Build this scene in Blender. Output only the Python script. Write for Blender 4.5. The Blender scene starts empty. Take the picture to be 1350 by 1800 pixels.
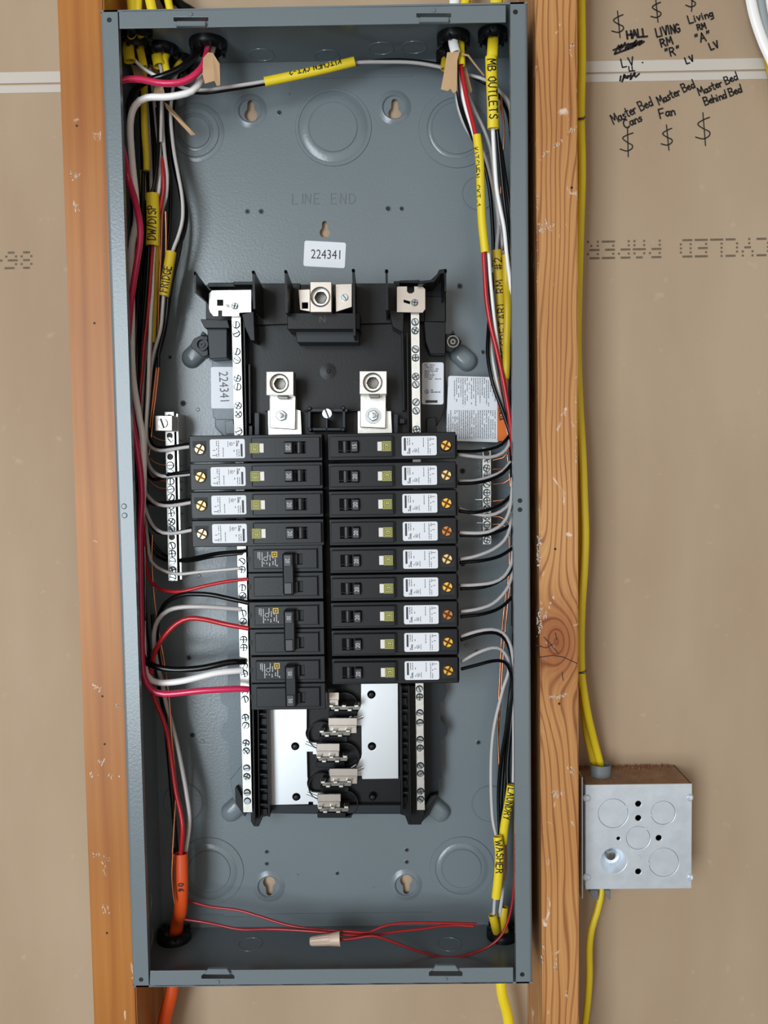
import bpy, bmesh, math, random
from mathutils import Vector, Matrix
random.seed(7)
D2 = bpy.data
col = bpy.context.scene.collection
PI = math.pi

# ------------------------------------------------------------------ camera
F = 1480.0
Q = (0.0594, -0.7351, 0.0416, -0.0575, 0.0084, -0.0149)   # fitted position, pitch, yaw, roll
cp, sp = math.cos(Q[3]), math.sin(Q[3]); cy, sy = math.cos(Q[4]), math.sin(Q[4]); cr, sr = math.cos(Q[5]), math.sin(Q[5])
Rx = Matrix(((1,0,0),(0,cp,-sp),(0,sp,cp))); Rz = Matrix(((cy,-sy,0),(sy,cy,0),(0,0,1)))
RR = Rz @ Rx
r0, fw, u0 = RR @ Vector((1,0,0)), RR @ Vector((0,1,0)), RR @ Vector((0,0,1))
cr_, cu_ = cr*r0 + sr*u0, -sr*r0 + cr*u0
CAM = Vector(Q[:3])
cd = D2.cameras.new('camera'); cam = D2.objects.new('camera', cd); col.objects.link(cam)
M3 = Matrix((cr_, cu_, -fw)).transposed()
cam.matrix_world = Matrix.Translation(CAM) @ M3.to_4x4()
cd.sensor_fit = 'VERTICAL'; cd.sensor_height = 24.0; cd.lens = F/1800*24.0
cd.clip_start = 0.02; cd.clip_end = 50
bpy.context.scene.camera = cam

# ------------------------------------------------------------------ world, light, exposure
sc = bpy.context.scene
w = D2.worlds.new('room_light'); sc.world = w; w.use_nodes = True
bg = w.node_tree.nodes['Background']
bg.inputs[0].default_value = (1.0, 0.93, 0.86, 1); bg.inputs[1].default_value = 0.78
def area(name, loc, target, sx, sy_, power, colr):
    l = D2.lights.new(name, 'AREA'); l.shape = 'RECTANGLE'; l.size = sx; l.size_y = sy_
    l.energy = power; l.color = colr
    o = D2.objects.new(name, l); col.objects.link(o); o.location = loc
    o.rotation_euler = (Vector(target)-Vector(loc)).to_track_quat('-Z', 'Y').to_euler()
    return o
area('window_light', (-1.15, -2.8, -0.05), (0, 0, 0), 1.0, 2.1, 60, (0.82, 0.93, 1.0))
vs = sc.view_settings
vs.view_transform = 'Standard'; vs.look = 'None'; vs.gamma = 1; vs.use_curve_mapping = False; vs.exposure = 0.4

# ------------------------------------------------------------------ helpers
def P(px, py, Y):
    """point of the scene at depth Y (mm behind the box front) seen in the photograph at px, py"""
    d = cr_*((px-675)/F) + cu_*((900-py)/F) + fw
    return CAM + d*((Y*0.001-CAM.y)/d.y)
def PZ(px, py, Z):
    d = cr_*((px-675)/F) + cu_*((900-py)/F) + fw
    return CAM + d*((Z-CAM.z)/d.z)
WL = {}
class MB:
    def __init__(s): s.v = []; s.f = []; s.sm = []
    def add(s, vs_, fs, smooth=False):
        b = len(s.v); s.v += [Vector(x) for x in vs_]; s.f += [tuple(b+i for i in f) for f in fs]; s.sm += [smooth]*len(fs)
        return s
    def addmesh(s, me, mx=None, smooth=None):
        b = len(s.v)
        s.v += [(mx @ v.co) if mx else v.co.copy() for v in me.vertices]
        for p in me.polygons:
            s.f.append(tuple(b+i for i in p.vertices)); s.sm.append(p.use_smooth if smooth is None else smooth)
        return s
    def box(s, a, b, bev=0.0):
        x0,x1 = sorted((a[0],b[0])); y0,y1 = sorted((a[1],b[1])); z0,z1 = sorted((a[2],b[2]))
        return s.prism([(x0,z0),(x1,z0),(x1,z1),(x0,z1)], y0, y1, bev)
    def prism(s, pts, yf, yb, bev=0.0, seg=1):
        """pts: (x,z) in metres; from y=yf (front) to yb"""
        area2 = sum(pts[i][0]*pts[(i+1)%len(pts)][1]-pts[(i+1)%len(pts)][0]*pts[i][1] for i in range(len(pts)))
        if area2 < 0: pts = pts[::-1]
        bm = bmesh.new(); n = len(pts)
        fv = [bm.verts.new((x, yf, z)) for x, z in pts]; bv = [bm.verts.new((x, yb, z)) for x, z in pts]
        ff = bm.faces.new(fv); bm.faces.new(bv[::-1])
        for i in range(n): bm.faces.new((fv[(i+1)%n], fv[i], bv[i], bv[(i+1)%n]))
        bm.normal_update()
        if bev > 0:
            ed = [e for e in bm.edges if not all(abs(v.co.y-yb) < 1e-9 for v in e.verts)]
            ed = [e for e in ed if abs(e.verts[0].co.y-yf) < 1e-9 and abs(e.verts[1].co.y-yf) < 1e-9 or (len(pts) <= 8)]
            bmesh.ops.bevel(bm, geom=ed, offset=bev, segments=seg, affect='EDGES', clamp_overlap=True)
        bm.verts.index_update()
        s.add([v.co for v in bm.verts], [[v.index for v in f.verts] for f in bm.faces])
        bm.free(); return s
    def lathe(s, c, prof, n=20, axis='Y', smooth=True, a0=0.0):
        """prof: list of (radius, offset along axis) metres; starts or ends at radius 0 to close"""
        vs_, fs = [], []
        for r, h in prof:
            for k in range(n):
                a = a0 + 2*PI*k/n
                x, z = r*math.cos(a), r*math.sin(a)
                vs_.append({'Y': (c[0]+x, c[1]+h, c[2]+z), 'Z': (c[0]+x, c[1]+z, c[2]+h), 'X': (c[0]+h, c[1]+x, c[2]+z)}[axis])
        for j in range(len(prof)-1):
            for k in range(n):
                fs.append((j*n+k, j*n+(k+1)%n, (j+1)*n+(k+1)%n, (j+1)*n+k))
        if prof[0][0] > 1e-7: pass
        s.add(vs_, fs, smooth); return s
    def build(s, name, mat, parent=None, kind=None, label=None, origin=None, sharp=40):
        me = D2.meshes.new(name)
        base = WL[parent] if parent else Vector((0,0,0))
        if origin is None:
            lo = Vector([min(v[i] for v in s.v) for i in range(3)]); hi = Vector([max(v[i] for v in s.v) for i in range(3)])
            origin = (lo+hi)/2
        me.from_pydata([v-origin for v in s.v], [], s.f); me.update()
        me.polygons.foreach_set('use_smooth', s.sm)
        bm = bmesh.new(); bm.from_mesh(me)
        bmesh.ops.remove_doubles(bm, verts=bm.verts, dist=1e-6)
        bmesh.ops.recalc_face_normals(bm, faces=bm.faces)
        for e in bm.edges:
            if len(e.link_faces) == 2 and e.calc_face_angle(0) > math.radians(sharp): e.smooth = False
        bm.to_mesh(me); bm.free()
        me.materials.append(mat)
        o = D2.objects.new(name, me); col.objects.link(o)
        o.location = origin-base
        if parent: o.parent = parent
        WL[o] = origin
        if kind: o['kind'] = kind
        if label: o['label'] = label
        return o
def tag(o, label, cat, group=None):
    o['label'] = label; o['category'] = cat
    if group: o['group'] = group
    return o
def thing(name, loc, label, cat, group=None):
    o = D2.objects.new(name, None); o.empty_display_size = 0.01; col.objects.link(o); o.location = loc; WL[o] = Vector(loc)
    return tag(o, label, cat, group)
def copy_tree(o, parent=None):
    c = o.copy(); col.objects.link(c); c.parent = parent
    for ch in list(o.children): copy_tree(ch, c)
    return c
def W(pts, Y):                          # pixels -> (x,z) at depth Y
    return [(p.x, p.z) for p in (P(a, b, Y) for a, b in pts)]
def pprism(mb, pts, yf, yb, bev=0.0004): return mb.prism(W(pts, yf), yf*.001, yb*.001, bev)
def rect(x0, y0, x1, y1): return [(x0,y0),(x1,y0),(x1,y1),(x0,y1)]
def rrect(cx, cz, w_, h_, r, n=4, ang=0.0):
    o = []
    for sx, sz, a0 in ((1,1,0),(-1,1,90),(-1,-1,180),(1,-1,270)):
        for k in range(n+1):
            a = math.radians(a0+90*k/n)
            x, z = sx*(w_/2-r)+r*math.cos(a), sz*(h_/2-r)+r*math.sin(a)
            o.append((cx+x*math.cos(ang)-z*math.sin(ang), cz+x*math.sin(ang)+z*math.cos(ang)))
    return o
def circ(cx, cz, r, n=20): return [(cx+r*math.cos(2*PI*k/n), cz+r*math.sin(2*PI*k/n)) for k in range(n)]
def plate_mesh(loops, thick, bevel=0.0):
    """filled 2D curve with holes, extruded to `thick`; mesh lies in XY, centred on z=0"""
    cu = D2.curves.new('tmp', 'CURVE'); cu.dimensions = '2D'; cu.fill_mode = 'BOTH'; cu.extrude = max(thick/2-bevel, 1e-6)
    cu.bevel_depth = bevel; cu.bevel_resolution = 1; cu.offset = -bevel
    for lp in loops:
        sp_ = cu.splines.new('POLY'); sp_.points.add(len(lp)-1); sp_.use_cyclic_u = True
        for q, (a, b) in zip(sp_.points, lp): q.co = (a, b, 0, 1)
    o = D2.objects.new('tmp', cu); col.objects.link(o)
    bpy.context.view_layer.update()
    me = D2.meshes.new_from_object(o.evaluated_get(bpy.context.evaluated_depsgraph_get()))
    D2.objects.remove(o); D2.curves.remove(cu); return me
TOXZ = Matrix(((1,0,0,0),(0,0,-1,0),(0,1,0,0),(0,0,0,1)))     # XY plate -> XZ plane facing -Y
def hplate(mb, loops, yf, yb, bevel=0.0):
    """loops in (x,z) metres, depths in metres"""
    me = plate_mesh(loops, yb-yf, bevel)
    mb.addmesh(me, Matrix.Translation((0, (yf+yb)/2, 0)) @ TOXZ, False); D2.meshes.remove(me); return mb
def font_mesh(txt, size):
    cu = D2.curves.new('tmp', 'FONT'); cu.body = txt; cu.size = size; cu.align_x = 'CENTER'; cu.align_y = 'CENTER'; cu.resolution_u = 3
    o = D2.objects.new('tmp', cu); col.objects.link(o); bpy.context.view_layer.update()
    me = D2.meshes.new_from_object(o.evaluated_get(bpy.context.evaluated_depsgraph_get()))
    D2.objects.remove(o); D2.curves.remove(cu); return me
def text(mb, txt, c, size, ang=0.0, sx=1.0):
    me = font_mesh(txt, size)
    mb.addmesh(me, Matrix.Translation(c) @ TOXZ @ Matrix.Rotation(ang, 4, 'Z') @ Matrix.Diagonal((sx,1,1,1)), False); D2.meshes.remove(me); return mb

def catmull(pts, step):
    out = []
    n = len(pts)
    for i in range(n-1):
        p0 = pts[i-1] if i else pts[0]*2-pts[1]; p1 = pts[i]; p2 = pts[i+1]; p3 = pts[i+2] if i+2 < n else pts[-1]*2-pts[-2]
        k = max(1, int((p2-p1).length/step))
        for j in range(k):
            t = j/k
            out.append(0.5*((2*p1)+(p2-p0)*t+(2*p0-5*p1+4*p2-p3)*t*t+(3*p1-p0-3*p2+p3)*t**3))
    out.append(pts[-1].copy()); return out
class Path:
    def __init__(s, pts, step=0.005):
        s.p = catmull(pts, step); n = len(s.p); s.S = []; s.N = []; s.L = [0.0]
        last = None
        for i in range(n):
            T = (s.p[min(i+1, n-1)]-s.p[max(i-1, 0)]).normalized()
            S = T.cross(Vector((0,1,0)))
            if S.length < 0.35:
                S = last - T*last.dot(T) if last else T.cross(Vector((1,0,0)))
            S.normalize()
            if last and S.dot(last) < 0: S = -S
            last = S; Nn = T.cross(S)
            if Nn.y > 0: Nn = -Nn
            s.S.append(S); s.N.append(Nn)
            if i: s.L.append(s.L[-1]+(s.p[i]-s.p[i-1]).length)
    def at(s, d):
        d = max(0, min(d, s.L[-1])); i = 1
        while i < len(s.L)-1 and s.L[i] < d: i += 1
        t = (d-s.L[i-1])/max(1e-9, s.L[i]-s.L[i-1])
        return s.p[i-1].lerp(s.p[i], t), s.S[i-1].lerp(s.S[i], t).normalized(), s.N[i-1].lerp(s.N[i], t).normalized()
def tube(mb, path, rx, ry=None, n=8, open_end=False, wall=0.0007, taper=None):
    ry = ry or rx; rx *= .001; ry *= .001
    m = len(path.p); vs_, fs = [], []
    for i in range(m):
        k_ = taper(path.L[i]/path.L[-1]) if taper else 1.0
        for k in range(n):
            a = 2*PI*k/n
            vs_.append(path.p[i]+path.S[i]*(rx*k_*math.cos(a))+path.N[i]*(ry*k_*math.sin(a)))
    for i in range(m-1):
        for k in range(n): fs.append((i*n+k, i*n+(k+1)%n, (i+1)*n+(k+1)%n, (i+1)*n+k))
    if not open_end: fs.append(tuple(range(n))); fs.append(tuple((m-1)*n+k for k in range(n))[::-1])
    else:
        for end, idx in ((0, 0), (1, m-1)):
            b = len(vs_); ins = path.p[idx]+(path.p[min(idx+1, m-1)]-path.p[max(idx-1, 0)]).normalized()*(0.006 if end == 0 else -0.006)
            for k in range(n):
                a = 2*PI*k/n; vs_.append(path.p[idx]+path.S[idx]*((rx-wall)*math.cos(a))+path.N[idx]*((ry-wall)*math.sin(a)))
            for k in range(n):
                a = 2*PI*k/n; vs_.append(ins+path.S[idx]*((rx-wall)*math.cos(a))+path.N[idx]*((ry-wall)*math.sin(a)))
            for k in range(n):
                fs.append((idx*n+k, idx*n+(k+1)%n, b+(k+1)%n, b+k)); fs.append((b+k, b+(k+1)%n, b+n+(k+1)%n, b+n+k))
    mb.add(vs_, fs, True); return mb
def pth(pts, step=0.005): return Path([P(*q) for q in pts], step)

# ------------------------------------------------------------------ single-stroke lettering
SF = {
'A':'0,0 .3,1 .6,0|.12,.38 .48,.38','B':'0,0 0,1 .4,.95 .5,.75 .35,.53 0,.5|.35,.53 .58,.3 .45,.05 0,0','C':'.58,.85 .35,1 .08,.75 .02,.4 .15,.08 .4,0 .6,.12',
'D':'0,0 0,1 .35,.92 .58,.6 .55,.3 .3,.04 0,0','E':'.5,1 0,1 0,0 .52,0|0,.52 .42,.52','F':'.52,1 0,1 0,0|0,.52 .42,.52','G':'.56,.85 .3,1 .04,.7 .04,.25 .3,0 .56,.15 .56,.45 .32,.45',
'H':'0,0 0,1|.55,0 .55,1|0,.5 .55,.5','I':'.1,0 .1,1','J':'.4,1 .4,.2 .2,0 0,.2','K':'0,0 0,1|.5,1 0,.42 .55,0','L':'0,1 0,0 .5,0','M':'0,0 .06,1 .35,.35 .62,1 .7,0','N':'0,0 .04,1 .5,0 .55,1',
'O':'.3,1 .05,.75 .05,.25 .3,0 .55,.25 .55,.75 .3,1','P':'0,0 0,1 .4,.95 .52,.72 .35,.48 0,.45','Q':'.3,1 .05,.75 .05,.25 .3,0 .55,.25 .55,.75 .3,1|.35,.25 .6,0','R':'0,0 0,1 .4,.95 .5,.72 .3,.5 0,.48|.25,.5 .55,0',
'S':'.52,.86 .3,1 .06,.8 .15,.58 .42,.45 .54,.22 .3,0 .02,.14','T':'0,1 .6,1|.3,1 .3,0','U':'0,1 .02,.25 .28,0 .52,.25 .55,1','V':'0,1 .28,0 .56,1','W':'0,1 .15,0 .35,.7 .55,0 .72,1','X':'0,1 .55,0|.55,1 0,0','Y':'0,1 .28,.5 .56,1|.28,.5 .28,0','Z':'0,1 .55,1 0,0 .55,0',
'0':'.3,1 .05,.75 .05,.25 .3,0 .55,.25 .55,.75 .3,1','1':'.1,.8 .3,1 .3,0','2':'.05,.8 .28,1 .52,.8 .4,.5 0,0 .55,0','3':'.05,.9 .3,1 .5,.78 .25,.54 .52,.3 .28,0 .02,.1','4':'.4,0 .4,1 0,.35 .55,.35','6':'.5,.95 .15,.7 .05,.3 .28,0 .52,.25 .3,.5 .08,.35','8':'.3,.54 .08,.78 .3,1 .52,.78 .3,.54 .05,.25 .3,0 .55,.25 .3,.54',
'-':'.1,.45 .5,.45','/':'0,-.05 .45,1.05','#':'.15,0 .22,1|.42,0 .5,1|0,.65 .62,.7|0,.3 .6,.35','"':'.12,1 .05,.75|.32,1 .25,.75','.':'.1,0 .12,.04',' ':'',
'$':'.58,.78 .34,.88 .06,.72 .2,.52 .46,.42 .56,.22 .3,.06 -.06,.1|.3,1.12 .36,-.25',
'a':'.42,.5 .12,.5 .02,.2 .2,0 .4,.2 .45,.5 .42,.1 .52,0','b':'0,1 .02,0 .3,0 .45,.25 .3,.5 .05,.4','c':'.42,.45 .2,.5 .02,.25 .2,0 .45,.05','d':'.42,.42 .15,.5 .02,.2 .2,0 .42,.2|.52,1 .45,0','e':'.05,.25 .42,.32 .3,.52 .06,.4 .06,.1 .25,0 .45,.08','f':'.4,.95 .2,.95 .16,0|0,.5 .35,.5',
'g':'.42,.45 .15,.5 .03,.25 .2,.05 .42,.2|.45,.5 .42,-.25 .1,-.3','h':'.02,1 0,0|.02,.3 .22,.52 .38,.4 .4,0','i':'.1,.5 .12,0|.12,.72 .14,.76','n':'0,.5 .02,0|.02,.3 .22,.52 .38,.4 .4,0','m':'0,.5 .02,0|.02,.3 .18,.52 .28,.4 .28,0|.28,.3 .45,.52 .56,.4 .58,0','r':'0,.5 .04,0|.04,.3 .2,.5 .36,.46','s':'.38,.45 .18,.52 .06,.38 .34,.18 .2,0 0,.06','t':'.2,.9 .18,.08 .36,0|0,.58 .4,.6','v':'0,.5 .2,0 .42,.52'}
def stroke(mb, pts, f, w_):
    """polyline pts (u,v) in the lettering's own frame, f maps them to the surface, w_ pen width"""
    for a, b in zip(pts, pts[1:]):
        d = Vector((b[0]-a[0], b[1]-a[1])); L = d.length
        if L < 1e-9: continue
        n_ = Vector((-d.y, d.x))/L*w_/2; k = max(1, int(L/(w_*1.5)))
        for j in range(k):
            p = (a[0]+d.x*j/k, a[1]+d.y*j/k); q = (a[0]+d.x*(j+1)/k, a[1]+d.y*(j+1)/k)
            mb.add([f(p[0]+n_.x, p[1]+n_.y), f(q[0]+n_.x, q[1]+n_.y), f(q[0]-n_.x, q[1]-n_.y), f(p[0]-n_.x, p[1]-n_.y)], [(0,1,2,3)])
    for a in pts:
        mb.add([f(a[0]+w_/2*math.cos(PI*k/3), a[1]+w_/2*math.sin(PI*k/3)) for k in range(6)], [(0,1,2,3,4,5)])
def letters(mb, txt, f, h, w_, gap=0.22, jit=0.04, wide=1.0):
    x = 0.0
    for ch in txt:
        s = SF.get(ch, ''); mx = 0.3
        if s:
            jy = random.uniform(-jit, jit); js = 1+random.uniform(-jit, jit)
            for pl in s.split('|'):
                pts = [tuple(map(float, q.split(','))) for q in pl.split(' ')]
                mx = max(mx, max(p[0] for p in pts))
                stroke(mb, [(x+p[0]*h*wide, (p[1]*js+jy)*h) for p in pts], f, w_)
        x += (mx+gap)*h*wide
    return x
def write_px(mb, txt, x, y, h, ang, Y, pen=2.4, **kw):
    """lettering laid on the plane at depth Y; size and place as read in the photograph"""
    ca, sa = math.cos(math.radians(ang)), math.sin(math.radians(ang))
    f = lambda u, v: P(x+u*ca-v*sa, y-u*sa-v*ca, Y)
    letters(mb, txt, f, h, pen, **kw)
def write_on(mb, txt, path, d0, h, pen, rx, ry, flip=False, v0=0.0, rev=False, **kw):
    """hand lettering (mm) wrapped on a cable's face, from arc length d0"""
    def f(u, v):
        s_ = d0-u if rev else d0+u
        c, S, N = path.at(s_*.001)
        vv = (v-h/2+v0)*(-1 if flip else 1)
        q = max(-.97, min(.97, vv/rx))
        return c+S*(q*rx*.001)+N*((math.sqrt(1-q*q)*ry+.28)*.001)
    letters(mb, txt, f, h, pen, **kw)

# ------------------------------------------------------------------ materials
def s2l(c):
    return tuple(((x/255)/12.92 if x/255 <= .04045 else ((x/255+.055)/1.055)**2.4) for x in c)+(1,)
def mat(name, rgb, rough=.5, metal=0.0, coat=0.0, bump=0.0, bscale=300, var=0.0, vscale=20, spec=.5, trans=0.0):
    m = D2.materials.new(name); m.use_nodes = True; nt = m.node_tree; b = nt.nodes['Principled BSDF']
    c = s2l(rgb); b.inputs['Base Color'].default_value = c
    b.inputs['Roughness'].default_value = rough; b.inputs['Metallic'].default_value = metal
    b.inputs['Coat Weight'].default_value = coat; b.inputs['Coat Roughness'].default_value = .12
    b.inputs['Specular IOR Level'].default_value = spec
    if trans: b.inputs['Transmission Weight'].default_value = trans
    if bump or var:
        tc = nt.nodes.new('ShaderNodeTexCoord')
    if bump:
        n = nt.nodes.new('ShaderNodeTexNoise'); n.inputs['Scale'].default_value = bscale; n.inputs['Detail'].default_value = 2
        nt.links.new(tc.outputs['Object'], n.inputs['Vector'])
        bp = nt.nodes.new('ShaderNodeBump'); bp.inputs['Strength'].default_value = bump; bp.inputs['Distance'].default_value = .0005
        nt.links.new(n.outputs['Fac'], bp.inputs['Height']); nt.links.new(bp.outputs['Normal'], b.inputs['Normal'])
    if var:
        n = nt.nodes.new('ShaderNodeTexNoise'); n.inputs['Scale'].default_value = vscale; n.inputs['Detail'].default_value = 5
        nt.links.new(tc.outputs['Object'], n.inputs['Vector'])
        r = nt.nodes.new('ShaderNodeValToRGB')
        r.color_ramp.elements[0].position = .3; r.color_ramp.elements[1].position = .7
        r.color_ramp.elements[0].color = tuple(x*(1-var) for x in c[:3])+(1,); r.color_ramp.elements[1].color = tuple(min(1, x*(1+var)) for x in c[:3])+(1,)
        nt.links.new(n.outputs['Fac'], r.inputs[0]); nt.links.new(r.outputs[0], b.inputs['Base Color'])
    return m
M = {}
M['enamel'] = mat('grey_enamel', (112,122,127), .24, bump=.2, bscale=420, var=.03, vscale=8)
M['black'] = mat('black_plastic', (16,18,21), .36, spec=.28, bump=.12, bscale=900)
M['breaker'] = mat('breaker_plastic', (17,19,23), .34, spec=.28, bump=.1, bscale=1200)
M['breaker2'] = mat('breaker_face', (21,23,28), .32, spec=.28, bump=.1, bscale=1200)
M['charcoal'] = mat('charcoal_plastic', (32,38,44), .4, spec=.3)
M['handle'] = mat('handle_plastic', (44,46,52), .35)
M['labelink'] = mat('label_ink', (48,48,56), .6)
M['smear'] = mat('pale_scuff', (222,204,190), .35)
M['holeshade'] = mat('recess_shade', (8,9,10), .6)  # near-black standing in for the shade inside holes, pockets and notches
M['tin'] = mat('tin_plate', (206,204,198), .36, 1.0, bump=.15, bscale=200)
M['alu'] = mat('aluminium', (208,212,216), .38, 1.0)
M['warmtin'] = mat('warm_tin', (190,182,174), .3, 1.0, var=.06, vscale=60)
M['zinc'] = mat('zinc_screw', (196,206,212), .22, 1.0)
M['brass'] = mat('brass_screw', (236,190,90), .25, 1.0)
M['brass2'] = mat('pale_brass_screw', (226,204,150), .28, 1.0)
M['bronze'] = mat('bronze_screw', (196,130,80), .3, 1.0)
M['copper'] = mat('bare_copper', (232,150,108), .34, 1.0)
M['steel'] = mat('steel_dark', (120,118,112), .4, 1.0)
M['yellow'] = mat('yellow_jacket', (236,208,38), .42)
M['yellow2'] = mat('deep_yellow_jacket', (208,176,30), .45)
M['orange'] = mat('orange_jacket', (226,84,28), .42)
M['white'] = mat('white_insulation', (250,248,246), .28)
M['white2'] = mat('grey_white_insulation', (196,190,188), .28)
M['blackw'] = mat('black_insulation', (12,13,15), .22, spec=.35)
M['red'] = mat('red_insulation', (190,34,42), .26)
M['pink'] = mat('magenta_red_insulation', (214,46,90), .2)
M['darkred'] = mat('thin_red_insulation', (158,30,34), .3)
M['kraft'] = mat('kraft_paper', (196,160,122), .85, var=.08, vscale=60)
M['sticker'] = mat('white_sticker', (224,226,232), .5)
M['ink'] = mat('black_ink', (22,20,22), .5)
M['inkgrey'] = mat('grey_print', (92,94,104), .6)
M['inkwhite'] = mat('white_print', (196,198,202), .6)
M['inkbrown'] = mat('dark_brown_marker', (52,26,18), .5)
M['stamp'] = mat('stamp_ink', (112,98,80), .9)
M['olive'] = mat('olive_button', (180,178,88), .5)
M['gold'] = mat('yellow_logo', (206,170,60), .5)
M['wbutton'] = mat('white_button', (226,220,218), .5)
M['orangelabel'] = mat('orange_label', (224,108,24), .5)
M['galv'] = mat('galvanised_steel', (222,230,238), .34, .45, bump=.3, bscale=180, var=.07, vscale=60)
M['galvtop'] = mat('dusty_galvanised', (160,128,104), .7, .2, var=.2, vscale=60)
M['dust'] = mat('sawdust', (150,100,66), .9)
M['pvcgrey'] = mat('grey_clamp_plastic', (112,116,120), .45)
M['nut'] = mat('tan_wire_nut', (212,186,166), .4)
M['tape'] = mat('white_paper_edge', (200,192,182), .8)
M['greybag'] = mat('grey_cable', (150,156,156), .5)

def drywall_mat():
    m = D2.materials.new('drywall_back_paper'); m.use_nodes = True; nt = m.node_tree; b = nt.nodes['Principled BSDF']
    b.inputs['Roughness'].default_value = .75; b.inputs['Specular IOR Level'].default_value = .3
    tc = nt.nodes.new('ShaderNodeTexCoord')
    def noise(scale, det, mapsc=None):
        n = nt.nodes.new('ShaderNodeTexNoise'); n.inputs['Scale'].default_value = scale; n.inputs['Detail'].default_value = det
        if mapsc:
            mp = nt.nodes.new('ShaderNodeMapping'); mp.inputs['Scale'].default_value = mapsc
            nt.links.new(tc.outputs['Object'], mp.inputs[0]); nt.links.new(mp.outputs[0], n.inputs['Vector'])
        else: nt.links.new(tc.outputs['Object'], n.inputs['Vector'])
        return n
    n1 = noise(6, 4, (1,1,.35)); r1 = nt.nodes.new('ShaderNodeValToRGB')
    r1.color_ramp.elements[0].position = .35; r1.color_ramp.elements[0].color = s2l((167,143,118)); r1.color_ramp.elements[1].position = .65; r1.color_ramp.elements[1].color = s2l((181,159,134))
    nt.links.new(n1.outputs['Fac'], r1.inputs[0])
    n2 = noise(55, 3); r2 = nt.nodes.new('ShaderNodeValToRGB'); r2.color_ramp.elements[0].position = .66; r2.color_ramp.elements[1].position = .8
    r2.color_ramp.elements[0].color = (0,0,0,1); r2.color_ramp.elements[1].color = (.35,.35,.35,1)
    nt.links.new(n2.outputs['Fac'], r2.inputs[0])
    mx = nt.nodes.new('ShaderNodeMix'); mx.data_type = 'RGBA'
    nt.links.new(r2.outputs[0], mx.inputs['Factor']); nt.links.new(r1.outputs[0], mx.inputs['A']); mx.inputs['B'].default_value = s2l((206,190,170))
    nt.links.new(mx.outputs['Result'], b.inputs['Base Color'])
    n3 = noise(900, 2); bp = nt.nodes.new('ShaderNodeBump'); bp.inputs['Strength'].default_value = .15; bp.inputs['Distance'].default_value = .0004
    nt.links.new(n3.outputs['Fac'], bp.inputs['Height']); nt.links.new(bp.outputs[0], b.inputs['Normal'])
    return m
M['drywall'] = drywall_mat()
M['floor'] = mat('concrete_floor', (92,80,68), .8, var=.1, vscale=5)
M['ceil'] = mat('ceiling_board', (120,108,94), .8, var=.06, vscale=5)
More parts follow.
